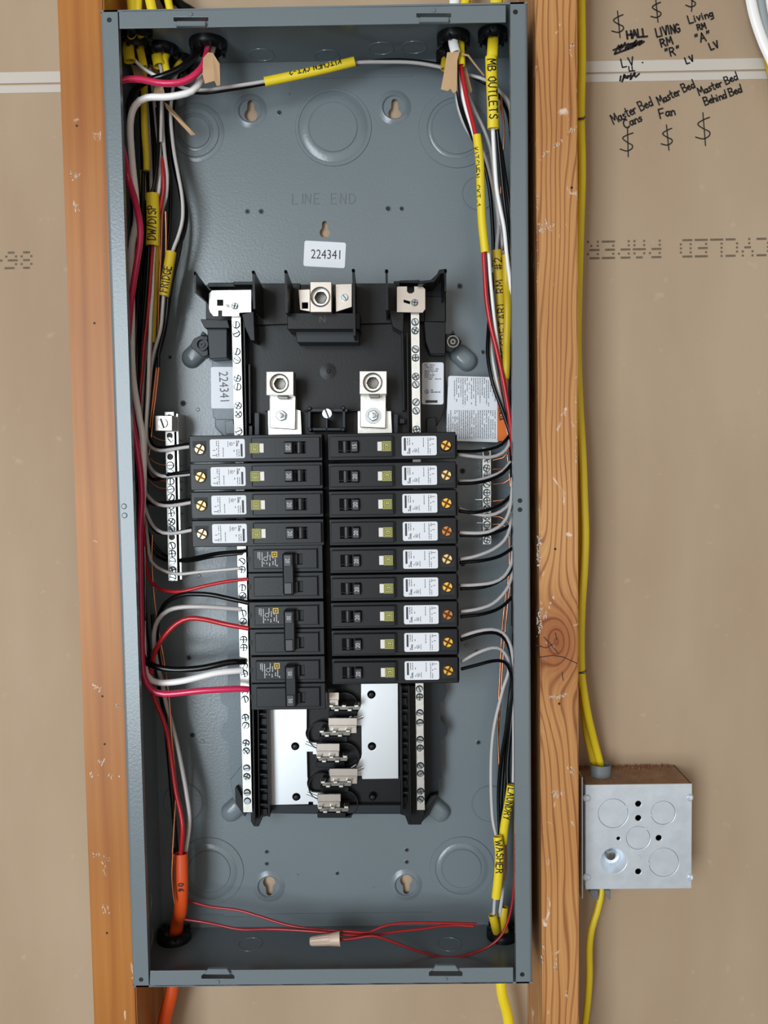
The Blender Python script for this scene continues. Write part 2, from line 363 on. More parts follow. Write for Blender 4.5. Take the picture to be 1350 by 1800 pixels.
def wood_mat(name, light, mid, dark, freq, knot=None, contrast=.5, scuff=.68, wob=.02):
    """knot: (x, z, radius) in object metres"""
    m = D2.materials.new(name); m.use_nodes = True; nt = m.node_tree; b = nt.nodes['Principled BSDF']; L = nt.links.new
    b.inputs['Roughness'].default_value = .42; b.inputs['Specular IOR Level'].default_value = .3; b.inputs['Coat Weight'].default_value = .06; b.inputs['Coat Roughness'].default_value = .3
    tc = nt.nodes.new('ShaderNodeTexCoord'); sx = nt.nodes.new('ShaderNodeSeparateXYZ'); L(tc.outputs['Object'], sx.inputs[0])
    def math_(op, a, b_=None, c_=None):
        n = nt.nodes.new('ShaderNodeMath'); n.operation = op
        for i, q in enumerate((a, b_, c_)):
            if q is None: continue
            if isinstance(q, (int, float)): n.inputs[i].default_value = q
            else: L(q, n.inputs[i])
        return n.outputs[0]
    mp = nt.nodes.new('ShaderNodeMapping'); mp.inputs['Scale'].default_value = (10,10,1.6); L(tc.outputs['Object'], mp.inputs[0])
    n1 = nt.nodes.new('ShaderNodeTexNoise'); n1.inputs['Scale'].default_value = 1.5; n1.inputs['Detail'].default_value = 3; L(mp.outputs[0], n1.inputs['Vector'])
    u = math_('ADD', math_('ADD', sx.outputs[0], math_('MULTIPLY', sx.outputs[1], .35)), math_('MULTIPLY', n1.outputs['Fac'], wob))
    if knot:
        dx = math_('SUBTRACT', sx.outputs[0], knot[0]); dz = math_('SUBTRACT', sx.outputs[2], knot[1])
        dd = math_('SQRT', math_('ADD', math_('MULTIPLY', dx, dx), math_('MULTIPLY', math_('MULTIPLY', dz, .62), math_('MULTIPLY', dz, .62))))
        k = math_('POWER', 2.718, math_('MULTIPLY', math_('MULTIPLY', dd, dd), -1/(knot[2]**2*2.6)))
        u = math_('ADD', math_('MULTIPLY', u, math_('SUBTRACT', 1.0, k)), math_('MULTIPLY', dd, k))
    wv = math_('SINE', math_('MULTIPLY', u, freq))
    wv2 = math_('SINE', math_('MULTIPLY', u, freq*2.7))
    mp2 = nt.nodes.new('ShaderNodeMapping'); mp2.inputs['Scale'].default_value = (420,420,9); L(tc.outputs['Object'], mp2.inputs[0])
    n2 = nt.nodes.new('ShaderNodeTexNoise'); n2.inputs['Scale'].default_value = 1; n2.inputs['Detail'].default_value = 3; L(mp2.outputs[0], n2.inputs['Vector'])
    g = math_('ADD', math_('ADD', math_('MULTIPLY', math_('POWER', math_('MULTIPLY_ADD', wv, .5, .5), 5.0), contrast), math_('MULTIPLY', math_('MULTIPLY_ADD', wv2, .5, .5), contrast*.25)), math_('MULTIPLY', n2.outputs['Fac'], .35))
    r = nt.nodes.new('ShaderNodeValToRGB'); e = r.color_ramp.elements; e[0].position = .1; e[0].color = s2l(light); e[1].position = .95; e[1].color = s2l(dark)
    q = r.color_ramp.elements.new(.45); q.color = s2l(mid); L(g, r.inputs[0])
    out = r.outputs[0]
    n4 = nt.nodes.new('ShaderNodeTexNoise'); n4.inputs['Scale'].default_value = 4; L(tc.outputs['Object'], n4.inputs['Vector'])
    mxx = nt.nodes.new('ShaderNodeMix'); mxx.data_type = 'RGBA'; mxx.blend_type = 'MULTIPLY'; mxx.inputs['Factor'].default_value = .6
    r4 = nt.nodes.new('ShaderNodeValToRGB'); r4.color_ramp.elements[0].position = .35; r4.color_ramp.elements[0].color = (.72,.6,.5,1); r4.color_ramp.elements[1].position = .62; r4.color_ramp.elements[1].color = (1,1,1,1)
    L(n4.outputs['Fac'], r4.inputs[0]); L(out, mxx.inputs['A']); L(r4.outputs[0], mxx.inputs['B']); out = mxx.outputs['Result']
    if knot:
        k2 = math_('POWER', 2.718, math_('MULTIPLY', math_('MULTIPLY', dd, dd), -1/(knot[2]**2*1.5)))
        mk = nt.nodes.new('ShaderNodeMix'); mk.data_type = 'RGBA'; mk.blend_type = 'MULTIPLY'; L(math_('MULTIPLY', k2, .9), mk.inputs['Factor']); L(out, mk.inputs['A']); mk.inputs['B'].default_value = (.5,.27,.19,1)
        out = mk.outputs['Result']
    mp3 = nt.nodes.new('ShaderNodeMapping'); mp3.inputs['Scale'].default_value = (1,1,.6); L(tc.outputs['Object'], mp3.inputs[0])
    n3 = nt.nodes.new('ShaderNodeTexNoise'); n3.inputs['Scale'].default_value = 70; n3.inputs['Detail'].default_value = 4; n3.inputs['Distortion'].default_value = .8; L(mp3.outputs[0], n3.inputs['Vector'])
    r3 = nt.nodes.new('ShaderNodeValToRGB'); r3.color_ramp.elements[0].position = scuff; r3.color_ramp.elements[1].position = scuff+.05
    r3.color_ramp.elements[1].color = (.75,.75,.75,1); L(n3.outputs['Fac'], r3.inputs[0])
    ms = nt.nodes.new('ShaderNodeMix'); ms.data_type = 'RGBA'; L(r3.outputs[0], ms.inputs['Factor']); L(out, ms.inputs['A']); ms.inputs['B'].default_value = s2l((232,214,200))
    L(ms.outputs['Result'], b.inputs['Base Color'])
    bp = nt.nodes.new('ShaderNodeBump'); bp.inputs['Strength'].default_value = .12; bp.inputs['Distance'].default_value = .0006; L(g, bp.inputs['Height']); L(bp.outputs[0], b.inputs['Normal'])
    return m

# ------------------------------------------------------------------ the setting: drywall seen from behind, between two studs
YW = 101.0
wall = MB()
a, b_ = P(-260, -260, YW), P(1640, 133, YW)
wall.box((-2.6, YW*.001+.0005, -1.1), (2.6, YW*.001+.013, 1.25))
wall_back = wall.build('wall_back', M['drywall'], kind='structure', origin=Vector((0, .1, 0)))
MB().box((-2.6, -3.0, -1.12), (2.6, .114, -1.1)).build('floor', M['floor'], kind='structure')  # floor, ceiling and side walls are unseen, added to block ambient light
MB().box((-2.6, -3.0, 1.25), (2.6, .114, 1.27)).build('ceiling', M['ceil'], kind='structure')
MB().box((-2.62, -3.0, -1.12), (-2.6, .114, 1.27)).build('wall_left', M['drywall'], kind='structure')
MB().box((2.6, -3.0, -1.12), (2.62, .114, 1.27)).build('wall_right', M['drywall'], kind='structure')
# the two sheets, each with a wrapped white paper edge at the horizontal joint
def band(x0, yt0, yb0, x1, yt1, yb1, yf=.6, yb=0): return W([(x0,yt0),(x1,yt1),(x1,yb1),(x0,yb0)], YW)
def line_y(x, yl, yr, xl=60, xr=1200): return yl+(yr-yl)*(x-xl)/(xr-xl)
def strip(name, off0, off1, m, yf, mb=None):
    """strip between two heights, following the joint across the wall"""
    pts = [(xq, line_y(xq,148,126.5)+oq) for xq, oq in ((-3600,off0),(4600,off0),(4600,off1),(-3600,off1))]
    mb = MB().prism(W(pts, YW), (YW-yf)*.001, YW*.001+.0007, .0003)
    return mb.build(name, m, wall_back)
strip('drywall_sheet', -1400, -1.2, M['drywall'], .05)
strip('drywall_sheet', 1.2, 1700, M['drywall'], .05)
strip('paper_edge', -21.5, -1.4, M['tape'], 1.0)
strip('paper_edge', 1.6, 15.5, M['tape'], .8)
# marker handwriting and the dot-matrix stamp
hw = MB(); Yh = YW-1.15
def hand(t, x, y, h, ang, pen=2.4, **kw): write_px(hw, t, x, y, h, ang, Yh+.1, pen, **kw)
def dollar(x, y, h, ang=0):
    """S with a long downstroke, as drawn on the wall; x,y centre"""
    S_ = [(.34,.5),(-.05,.38),(-.3,.22),(-.05,.02),(.3,-.16),(.26,-.34),(-.05,-.46),(-.45,-.36)]
    ca, sa = math.cos(math.radians(ang)), math.sin(math.radians(ang))
    f = lambda u, v: P(x+u*ca-v*sa, y-u*sa-v*ca, Yh+.1)
    pts = [Vector((p[0]*h*.62, p[1]*h*.72, 0)) for p in S_]
    stroke(hw, [(q.x, q.y) for q in catmull(pts, h*.06)], f, 1.9)
    stroke(hw, [(0, h*.52), (.03*h, -h*.55)], f, 1.9)
dollar(1087, 42, 44, 4); dollar(1154, 18, 38, 4); dollar(1216, 0, 36, -4)
dollar(1103, 250, 46, 0); dollar(1173, 241, 42, 4); dollar(1237, 226, 54, 3)
hand('HALL', 1103, 68, 14, 8, 3.4, gap=.12)
hand('LV', 1094, 118, 15, 12, 2.6, gap=.35)
hand('LL', 1106, 125, 8, 6, 2.4)
for k in range(13): stroke(hw, [(1080+k*3.6+random.uniform(-3,3), 92-k*.9+random.uniform(-6,2)), (1086+k*3.6+random.uniform(-2,4), 80-k*.9+random.uniform(-3,4))], lambda u, v: P(u, v, Yh+.1), 3.2)
stroke(hw, [(1078,88),(1095,80),(1129,72),(1110,84),(1080,95),(1118,80)], lambda u, v: P(u, v, Yh+.1), 3)
for k in range(11): stroke(hw, [(1090+k*2.8+random.uniform(-2,2), 141-k*.6+random.uniform(-3,3)), (1093+k*2.8+random.uniform(-2,3), 132-k*.4+random.uniform(-2,3))], lambda u, v: P(u, v, Yh-.1), 3)
hand('LIVING', 1155, 65, 15, 13, 2.8, gap=.1, wide=.85)
hand('RM', 1163, 82, 14, 15, 2.8); hand('"R"', 1171, 100, 15, 14, 2.6, gap=.25); hand('LV', 1207, 112, 11, 20, 2.8)
hand('Living', 1212, 41, 14, 17, 2.5, gap=.12, wide=1.05); hand('RM', 1227, 53, 10, 14, 2.5); hand('"A"', 1224, 76, 16, 14, 2.6, gap=.2); hand('LV', 1250, 88, 12, 22, 2.8)
stroke(hw, [(1129,110),(1130,110)], lambda u, v: P(u, v, Yh+.1), 2.6)
hand('Master Bed', 1079, 218, 17, 26, 2.3, gap=.1, wide=.82); hand('Cans', 1099, 226, 15, 24, 2.4, gap=.12)
hand('Master Bed', 1159, 184, 15, 26, 2.3, gap=.1, wide=.85); hand('Fan', 1161, 208, 16, 14, 2.5, gap=.12)
hand('Master Bed', 1230, 168, 14, 23, 2.3, gap=.1, wide=.95); hand('Behind Bed', 1240, 185, 14, 20, 2.4, gap=.08, wide=.95)
hw.build('handwriting', M['ink'], wall_back, label='black marker notes and dollar signs handwritten on the wall')
st = MB()
DOT = {'R':['1110','1001','1110','1010','1001'],'E':['1111','1000','1110','1000','1111'],'P':['1110','1001','1110','1000','1000'],'A':['0110','1001','1111','1001','1001'],'D':['1110','1001','1001','1001','1110'],
 'L':['1000','1000','1000','1000','1111'],'C':['0111','1000','1000','1000','0111'],'Y':['1001','1001','0110','0100','0100'],'8':['0110','1001','0110','1001','0110'],'6':['0111','1000','1110','1001','0110'],'-':['0000','0000','1110','0000','0000'],' ':['0000']*5}
def stamp(txt, x, y, cw, ch, slope):
    """dot matrix text standing upside down: first letter at the right"""
    for i, c_ in enumerate(txt):
        for r_, row in enumerate(DOT[c_]):
            run = 0
            for k, d_ in enumerate(row):
                if d_ == '1':
                    px_ = x-i*cw-k*cw*.21; py_ = y+(4-r_)*-1*0+ (r_*-1)*ch/5+ch*.4+slope*(px_-x)
                    horiz = (k+1 < 4 and row[k+1] == '1') or (k > 0 and row[k-1] == '1')
                    h2 = 3.1 if horiz else 1.9
                    st.add([P(px_-h2, py_-1.9, Yh+.95), P(px_+h2, py_-1.9, Yh+.95), P(px_+h2, py_+1.9, Yh+.95), P(px_-h2, py_+1.9, Yh+.95)], [(0,1,2,3)])
stamp('CYCLED PAPER', 1350, 434, 27.2, 36, -.018)
stamp('86-', 55, 457, 27, 34, -.02)
st.build('printed_stamp', M['stamp'], wall_back, label='faint dot-matrix letters printed upside down')
# drywall specks
# ------------------------------------------------------------------ studs
def stud(name, px, label, m, knot=None):
    tl, tr, br, bl = [P(a, b, 12) for a, b in px]
    # extend beyond the frame along its own line
    def ext(p, q, z): t = (z-p.z)/(q.z-p.z); return (p.x+(q.x-p.x)*t, z)
    pts = [ext(tl, bl, 1.249), ext(tr, br, 1.249), ext(tr, br, -1.099), ext(tl, bl, -1.099)]
    if pts[0][0] < 0: pts[1] = (-.181-.0008, 1.249); pts[2] = (-.181-.0008, -1.099)
    mb = MB().prism(pts, .012, .1005, .0012, 2)
    o = mb.build(name, m, origin=Vector(((P(px[0][0]/2+px[1][0]/2,900,12).x), .056, 0)))
    return tag(o, label, 'stud', 'wall studs')
stud('wall_stud', [(100,0),(188,0),(231,1800),(165,1800)], 'orange-brown smooth wooden stud left of the grey panel', wood_mat('orange_stud_wood', (184,122,56), (168,104,44), (124,70,30), 300, None, .3, .70))
rx_ = (P(942,900,12).x+P(1016,900,12).x)/2
kc = P(978, 1128, 12)
rs = stud('wall_stud', [(941,0),(1015,0),(1018,1800),(954,1800)], 'pale grained wooden stud with a cracked knot, right of the grey panel', wood_mat('grained_stud_wood', (208,158,100), (188,130,80), (124,72,40), 1050, (kc.x-P(978,900,12).x, kc.z, .021), .5, .66, .06))
for pl in ([(942,1134),(960,1139),(972,1132)],[(945,1156),(972,1152),(990,1155),(1014,1166)],[(956,1120),(968,1132),(981,1148)],[(976,1112),(979,1124)],[(988,1182),(990,1196)]):
    stroke(ck := MB(), pl, lambda u, v: P(u, v, 11.9), 1.5); ck.build('crack', M['holeshade'], rs)
for x, y in ((976,965),(983,1237),(1005,330)): MB().lathe(P(x, y, 11.95), [(0,0),(.0012,0)], 8).build('nail_hole', M['holeshade'], rs)
lst = [o for o in col.objects if o.name == 'wall_stud'][0]
for x, y in ((180,1224),(184,1308),(188,1640),(135,221),(166,568)): MB().lathe(P(x, y, 11.95), [(0,0),(.0011,0)], 8).build('nail_hole', M['holeshade'], lst)

def smear(pts, n, w_, par):
    mb = MB(); rnd = random.Random(n*7+int(pts[0][0]))
    for k in range(n):
        t = rnd.random()*(len(pts)-1.001); i = int(t); t -= i
        x = pts[i][0]+(pts[i+1][0]-pts[i][0])*t+rnd.gauss(0, w_*.5); y = pts[i][1]+(pts[i+1][1]-pts[i][1])*t+rnd.gauss(0, w_)
        stroke(mb, [(x, y), (x+rnd.uniform(-2,2), y+rnd.uniform(-3.5,3.5)), (x+rnd.uniform(-2,3), y+rnd.uniform(-5,5))], lambda u, v: P(max(943.5, min(1014, u)) if par is rs else u, v, 11.9), rnd.uniform(.5, 1.5))
    mb.build('scuff', M['smear'], par)
for pts, n, w_ in (([(1014,222),(1000,232),(992,245)],9,1),([(986,248),(972,258)],10,2),([(966,262),(948,282)],7,1),([(938,395),(975,392)],12,4),([(943,405),(968,402)],14,4),([(950,938),(946,995)],42,5),([(950,1070),(946,1115)],36,5),([(980,1035),(955,1085)],9,1.5),([(970,1400),(990,1395)],16,5),([(1000,1352),(1008,1358)],8,3),([(965,1225),(1000,1222)],14,3),([(955,1660),(952,1700)],8,3),([(972,1690),(985,1700)],8,4),([(1012,640),(1014,900)],12,2),([(988,1743),(996,1748)],6,2),([(945,320),(943,500)],10,3),([(1008,70),(1002,100)],7,3)): smear(pts, n, w_, rs)
for pts, n, w_ in (([(118,308),(145,312)],14,3),([(126,350),(138,375)],9,3),([(165,1205),(172,1210)],9,3),([(174,1335),(180,1342)],8,2),([(158,1362),(212,1365)],9,1),([(165,1504),(195,1512)],12,4),([(180,1518),(186,1535)],8,3),([(182,1596),(190,1602)],10,4),([(206,1240),(207,1245)],5,2)): smear(pts, n, w_, lst)

# ------------------------------------------------------------------ the enclosure
BW, BH = .362, .8573; hw_, hh_ = BW/2, BH/2; YB = .095; TH = .0015
box = thing('electrical_panel_box', (0, YB, 0), 'open grey steel electrical panel box between two wooden studs', 'electrical panel')
def xz(px, py, Y): p = P(px, py, Y); return p.x, p.z
# back panel with cut keyholes; screw holes are dark discs imitating hole shade
loops = [[(-hw_,-hh_),(hw_,-hh_),(hw_,hh_),(-hw_,hh_)]]
def keyhole(px, py, up=1, s=1.0):
    c = P(px, py, 95); r1, r2, L_ = .0062*s, .0031*s, .011*s
    pts = [(c.x+r1*math.cos(math.radians(t)), c.z+up*(-r1*.0+r1*math.sin(math.radians(t)))) for t in range(125, 416, 18)]
    tip = [(c.x+r2*math.cos(math.radians(t)), c.z+up*(L_+r2*math.sin(math.radians(t)))) for t in range(0, 181, 30)]
    return pts+tip
for q in ((441,202,1),(694,200,1),(473,1551,-1),(714,1548,-1)): loops.append(keyhole(*q))
loops.append(keyhole(571,409,1,.8))
holes = [(491,198,2.6),(435,372,2.4),(459,372,2.6),(682,367,2.8),(706,367,2.4),(299,628,2.2),(322,709,2.6),(808,503,2.8),(849,619,2.4),
 (469,1497,2.4),(469,1518,2.4),(715,1494,2.4),(715,1515,2.4),(593,1535,2.2),(338,1292,3.0),(813,828,2.6),(813,991,2.6),(838,1146,2.2),(841,1305,2.6),(332,1156,2.6),(324,847,3.4)]
for x, y, r in holes:
    c = P(x, y, 95); c.y = YB; r *= .00075
    MB().lathe(c, [(0,-.0001),(r,-.0001),(r*1.02,0)], 14).build('screw_hole_shade', M['holeshade'], box)
    MB().lathe(c, [(r,-.0001),(r*1.15,-.0004),(r*1.4,-.0003),(r*1.6,.0001)], 16).build('hole_rim', M['enamel'], box)
mb = hplate(MB(), loops, YB, YB+TH)
mb.build('back_panel', M['enamel'], box, origin=Vector((0, YB, 0)))
# end panels (top and bottom) with knocked-out holes for the connectors
TOPZ, BOTZ = hh_-TH, -hh_+TH
top_c = [(240,52,12.5),(285,84,13.5),(322,104,9.5),(366,74,15.5),(797,62,13.5),(789,94,11),(866,55,12)]
bot_c = [(307,1650,15),(883,1646,14)]
def endpanel(z, cs, name):
    lp = [[(-hw_, 0), (hw_, 0), (hw_, YB), (-hw_, YB)]]; pos = []
    for x, y, r in cs:
        p = PZ(x, y, z); p.y = max(r*.001+.006, min(YB-r*.001-.003, p.y)); pos.append((p, r*.001)); lp.append(circ(p.x, p.y, r*.001, 20))
    me = plate_mesh(lp, TH); mb = MB().addmesh(me, Matrix.Translation((0, 0, z+(TH/2 if z > 0 else -TH/2))), False)
    mb.build(name, M['enamel'], box, origin=Vector((0, YB/2, z))); return pos
tpos = endpanel(TOPZ, top_c, 'top_panel'); bpos = endpanel(BOTZ, bot_c, 'bottom_panel')
# side panels with a rolled front flange
FW_ = .0148
for s in (-1, 1):
    mb = MB(); r = .003
    prof = [(s*hw_, YB)] + [(s*(hw_-r+r*math.cos(t)), r-r*math.sin(t)) for t in (0, .4, .8, 1.2, PI/2)] + [(s*(hw_-FW_), 0), (s*(hw_-FW_), .007), (s*(hw_-FW_)+s*.0012, .007), (s*(hw_-FW_)+s*.0012, .0013), (s*(hw_-r), .0013), (s*(hw_-TH), r+.0006), (s*(hw_-TH), YB)]
    n = len(prof)
    mb.add([(x, y, z) for z in (-hh_, hh_) for x, y in prof], [(i, (i+1)%n, n+(i+1)%n, n+i) for i in range(n)]+[tuple(range(n)), tuple(range(n, 2*n))])
    mb.build('side_panel', M['enamel'], box, origin=Vector((s*hw_, YB/2, 0)))
# top and bottom lips with the latch slots
def lip(corners, slots, name, up):
    lp = [W(corners, 0)]
    for x0, x1, y0, y1 in slots:
        d = 5
        if up: lp.append(W([(x0,y0),(x1,y0),(x1,y1-1),(x1-d,y1),(x0+d,y1),(x0,y1-1)], 0))
        else: lp.append(W([(x0,y1),(x1,y1),(x1,y0+3),(x1-d,y0),(x0+d,y0),(x0,y0+3)], 0))
    mb = hplate(MB(), lp, 0, .0014, .0002)
    o = mb.build(name, M['enamel'], box)
    for x0, x1, y0, y1 in slots:
        t = MB()
        if up: t.prism(W([(x0+6,y1),(x1-4,y1),(x1-4,y1+9),(x0+4,y1+9)], -2), -.0035, -.0001, .0006)
        else: t.prism(W([(x0+12,y0-10),(x1-12,y0-10),(x1-6,y0),(x0+6,y0)], -2), -.0035, -.0001, .0006)
        t.build('latch_tab', M['enamel'], o)
        t = MB().lathe(P((x0+x1)/2, (y0-5 if up else y1+5), 0), [(0,-.0012),(.0014,-.001),(.0022,0)], 10); t.build('dimple', M['enamel'], o)
    mb = MB()
    z = (hh_-.0007 if up else -hh_+.0007)
    return o
lip([(209,19),(889,9),(889,39),(210,50)], [(305,366,30,38),(732,793,23,31)], 'top_lip', True)
lip([(264,1707),(902,1701),(902,1729),(263,1734)], [(354,412,1712,1721),(754,813,1706,1716)], 'bottom_lip', False)
# flange screw holes (dark discs painted for their shade) and rivets
for x, y in ((192,35),(906,21),(248,1722),(918,1713),(914,880),(914,896)):
    MB().lathe(P(x, y, -.05), [(0,-.0001),(.0020,-.0001),(.0021,0)], 14).build('screw_hole_shade', M['holeshade'], box)
for x, y in ((218,890),(219,906)):
    MB().lathe(P(x, y, 0), [(0,-.0007),(.0018,-.0007),(.0026,0)], 14).build('rivet', M['enamel'], box)
# concentric knockouts
def knock(px, py, rs, m=M['enamel']):
    c = P(px, py, 95)
    mb = MB(); c0 = Vector((c.x, YB, c.z)); g = .0004
    rs = [r*.001*.57 for r in rs]
    inner = 0
    for i, r in enumerate(rs):
        h = -.0009 if i % 2 == 0 else -.0004
        prof = [(inner, 0.0001)] if inner else [(0, h)]
        if inner: prof += [(inner+.0003, h), (r-.0006, h), (r, .0001)]
        else: prof += [(r-.0006, h), (r, .0001)]
        mb.lathe(c0, prof, 40); inner = r+g
    mb.build('knockout', m, box)
knock(343,233,(26,31,41,50)); knock(588,222,(41,58,72)) if False else knock(586,224,(41,58,65)); knock(804,226,(43,50,66)); knock(842,340,(28,29.5))
knock(365,1530,(42,50,62)) if False else knock(368,1531,(38,50,62)); knock(812,1526,(35,46,58)); knock(322,1410,(35,37)); knock(862,1412,(32,34))
# side wall knockout rings, keyhole dishes, pan dimples
for x, y in ((440,195),(693,189),(473,1558),(714,1555)):
    c = P(x, y, 95); MB().lathe((c.x, YB, c.z), [(.0105,-.0001),(.0108,-.0012),(.0118,-.0020),(.0140,-.0012),(.0165,.0001)], 32).build('keyhole_dish', M['enamel'], box)
for x, y, r in ((508,165,1.6),(523,1538,1.6),(657,1560,1.2),(356,1303,2.2),(350,1012,2.2),(348,720,2.0),(820,1135,2.2)):
    c = P(x, y, 95); MB().lathe((c.x, YB, c.z), [(0,-.0006),(r*.0007,-.0006),(r*.001,.0001)], 12).build('dimple', M['enamel'], box)
for x, y, ang, L_ in ((342,622,-42,34),(815,628,42,36),(411,1424,-40,34),(768,1424,42,34)):
    c = P(x, y, 90); mb = MB()
    def ring(k, h, L2): return [(p[0], p[1], h) for p in rrect(0, 0, L2*k, .020*k, .0095*k, 5)]
    R_ = Matrix.Rotation(math.radians(ang), 4, 'Y')
    rs_ = [(1.0, 0), (.9, -.005), (.72, -.0085), (.35, -.0095)]
    vs_, fs = [], []
    n = len(ring(1, 0, .03))
    for k, h in rs_:
        for (a, b, h2) in ring(k, h, .030): q = R_ @ Vector((a, 0, b)); vs_.append((c.x+q.x, YB+h2, c.z+q.z))
    for j in range(3):
        for i in range(n): fs.append((j*n+i, j*n+(i+1)%n, (j+1)*n+(i+1)%n, (j+1)*n+i))
    fs.append(tuple(range(3*n, 4*n)))
    mb.add(vs_, fs, True).build('pressed_boss', M['enamel'], box, sharp=50)
# seams in the back panel
for pl in ([(350,1607),(391,1607),(392,1611),(443,1611)],[(470,1606),(760,1603)],[(545,138),(600,136),(722,134),(726,131)]):
    mb = MB()
    for a, b in zip(pl, pl[1:]):
        mb.prism(W([a, b, (b[0], b[1]+1.2), (a[0], a[1]+1.2)], 95), YB-.0006, YB+.0001, 0)
    mb.build('seam', M['enamel'], box)
# raised letters
mb = MB()
x_ = 514; mb = MB()
for ch in 'LINE END':
    if ch == ' ': x_ += 14; continue
    for pl in SF[ch].split('|'):
        q_ = [tuple(map(float, t.split(','))) for t in pl.split(' ')]
        q_ = [(x_+a*18*1.0, 358-b2*18) for a, b2 in q_]
        for (x0, y0), (x1, y1) in zip(q_, q_[1:]):
            d = math.hypot(x1-x0, y1-y0); nx, ny = -(y1-y0)/d*.7, (x1-x0)/d*.7
            pprism(mb, [(x0+nx,y0+ny),(x1+nx,y1+ny),(x1-nx,y1-ny),(x0-nx,y0-ny)], 94.4, 95.1, .00015)
    x_ += 6 if ch == 'I' else 16
mb.build('raised_lettering', M['enamel'], box, label='raised letters LINE END in the paint')
# side wall details: small dimples and knockout rings on the inner side
for py in (1236, 1290, 1340, 1392):
    p = P(262, py, 50); MB().lathe((-hw_+TH, .05, p.z), [(0,.0006),(.0015,.0006),(.0024,0)], 10, 'X').build('dimple', M['enamel'], box)
for py in (1590, 1650):
    p = P(262, py, 50)
    MB().lathe((-hw_+TH, .048, p.z), [(.012,0),(.0122,.0005),(.0128,.0005),(.013,0)], 28, 'X').build('knockout', M['enamel'], box)
for x, y in ((460,96),(575,98),(670,85),(728,83)):
    p = PZ(x, y, TOPZ); MB().lathe((p.x, p.y, TOPZ), [(.011,0),(.0112,-.0005),(.0118,-.0005),(.012,0)], 28, 'Z').build('knockout', M['enamel'], box)
for x, y in ((440,1660),(790,1660)):
    p = PZ(x, y, BOTZ); MB().lathe((p.x, p.y, BOTZ), [(.011,0),(.0112,.0005),(.0118,.0005),(.012,0)], 28, 'Z').build('knockout', M['enamel'], box)
# stickers
def sticker(pts, r, Y, m=M['sticker'], name='sticker', label=None, parent=box):
    c = [P(a, b, Y) for a, b in pts]
    cx = sum(p.x for p in c)/4; cz = sum(p.z for p in c)/4
    w_ = (c[1]-c[0]).length; h_ = (c[3]-c[0]).length; ang = math.atan2(c[1].z-c[0].z, c[1].x-c[0].x)
    return MB().prism(rrect(cx, cz, w_, h_, r, 3, ang), Y*.001-.00015, Y*.001+.0002, 0).build(name, m, parent, label=label)
s1 = sticker([(535,423),(608,427),(606,471),(534,468)], .002, 94.6, label='white sticker printed 224341 below the keyhole')
text(mb := MB(), '224341', P(574,448,94.3), .0125, math.radians(-2.5), .82); mb.build('printed_number', M['ink'], s1)

# plastic connectors in the end panels
def bushing(p, r, z, label):
    s = -1 if z > 0 else 1
    mb = MB().lathe((p.x, p.y, z), [(r*.74,-s*.006),(r*.99,-s*.006),(r*.99,0),(r*1.12,0),(r*1.12,s*.004),(r*1.0,s*.007),(r*.8,s*.009),(r*.74,s*.008),(r*.74,-s*.006)], 24, 'Z')
    for k in range(10):
        a = 2*PI*k/10; mb.box((p.x+r*math.cos(a)-.0012, p.y+r*math.sin(a)-.0012, z+s*.001), (p.x+r*math.cos(a)+.0012, p.y+r*math.sin(a)+.0012, z+s*.010))
    tag(mb.build('cable_connector', M['black']), label, 'connector', 'black cable connectors')
tl_ = ['black round connector at the far left of the box top, around yellow cables', 'black round connector second from left in the box top', 'small black round connector behind the red and black wires at the box top', 'large black round connector over the brown paper tail',
 'black round connector around the flat white cable at the top', 'black round connector behind the flat white cable at the top', 'black round connector over the MB OUTLETS cable']
for (p, r), t in zip(tpos, tl_): bushing(p, r, TOPZ, t)
for (p, r), t in zip(bpos, ['black round connector around the orange cable at the bottom', 'black round connector around the washer cables at the bottom']): bushing(p, r, BOTZ, t)

# ------------------------------------------------------------------ bus assembly in the middle of the box
bus = thing('bus_assembly', P(590, 1000, 80), 'black and silver bus bar assembly carrying the breakers', 'bus assembly')
def part(mb, name, m, parent=bus, label=None, **kw): return mb.build(name, M[m] if isinstance(m, str) else m, parent, label=label, **kw)
def PP(pts, yf, yb, m, name, bev=.0005, parent=bus, label=None): return part(pprism(MB(), pts, yf, yb, bev), name, m, parent, label)
# screw prototypes (local: axis Y, front at -y)
def screw_mesh(r, slot=.0009, cross=False, depth=.0022):
    mb = MB()
    a0 = math.asin(slot/2/r)
    if cross:
        for q in range(4):
            b0, b1 = q*PI/2+a0, (q+1)*PI/2-a0
            k = slot/2*1.0
            cx_, cz_ = k*math.sqrt(2)*math.cos(q*PI/2+PI/4), k*math.sqrt(2)*math.sin(q*PI/2+PI/4)
            mb.prism([(cx_, cz_)]+[(r*math.cos(b0+(b1-b0)*i/4), r*math.sin(b0+(b1-b0)*i/4)) for i in range(5)], -.0016, 0, .0003)
    else:
        for s in (0, PI):
            mb.prism([(r*math.cos(s+a0+(PI-2*a0)*i/8), r*math.sin(s+a0+(PI-2*a0)*i/8)) for i in range(9)], -.0016, 0, .0003)
    mb.lathe((0,0,0), [(0,-.0006),(r*.98,-.0006),(r*.98,depth)], 14)
    return mb
M['wellshade'] = mat('well_shade_metal', (70,72,74), .5, 1.0); M['slot'] = mat('slot_shadow_metal', (66,70,70), .55, .6)  # bar core darkened to imitate shade at the bottom of the wells
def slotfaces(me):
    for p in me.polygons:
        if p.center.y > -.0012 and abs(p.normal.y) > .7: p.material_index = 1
SCR = {}
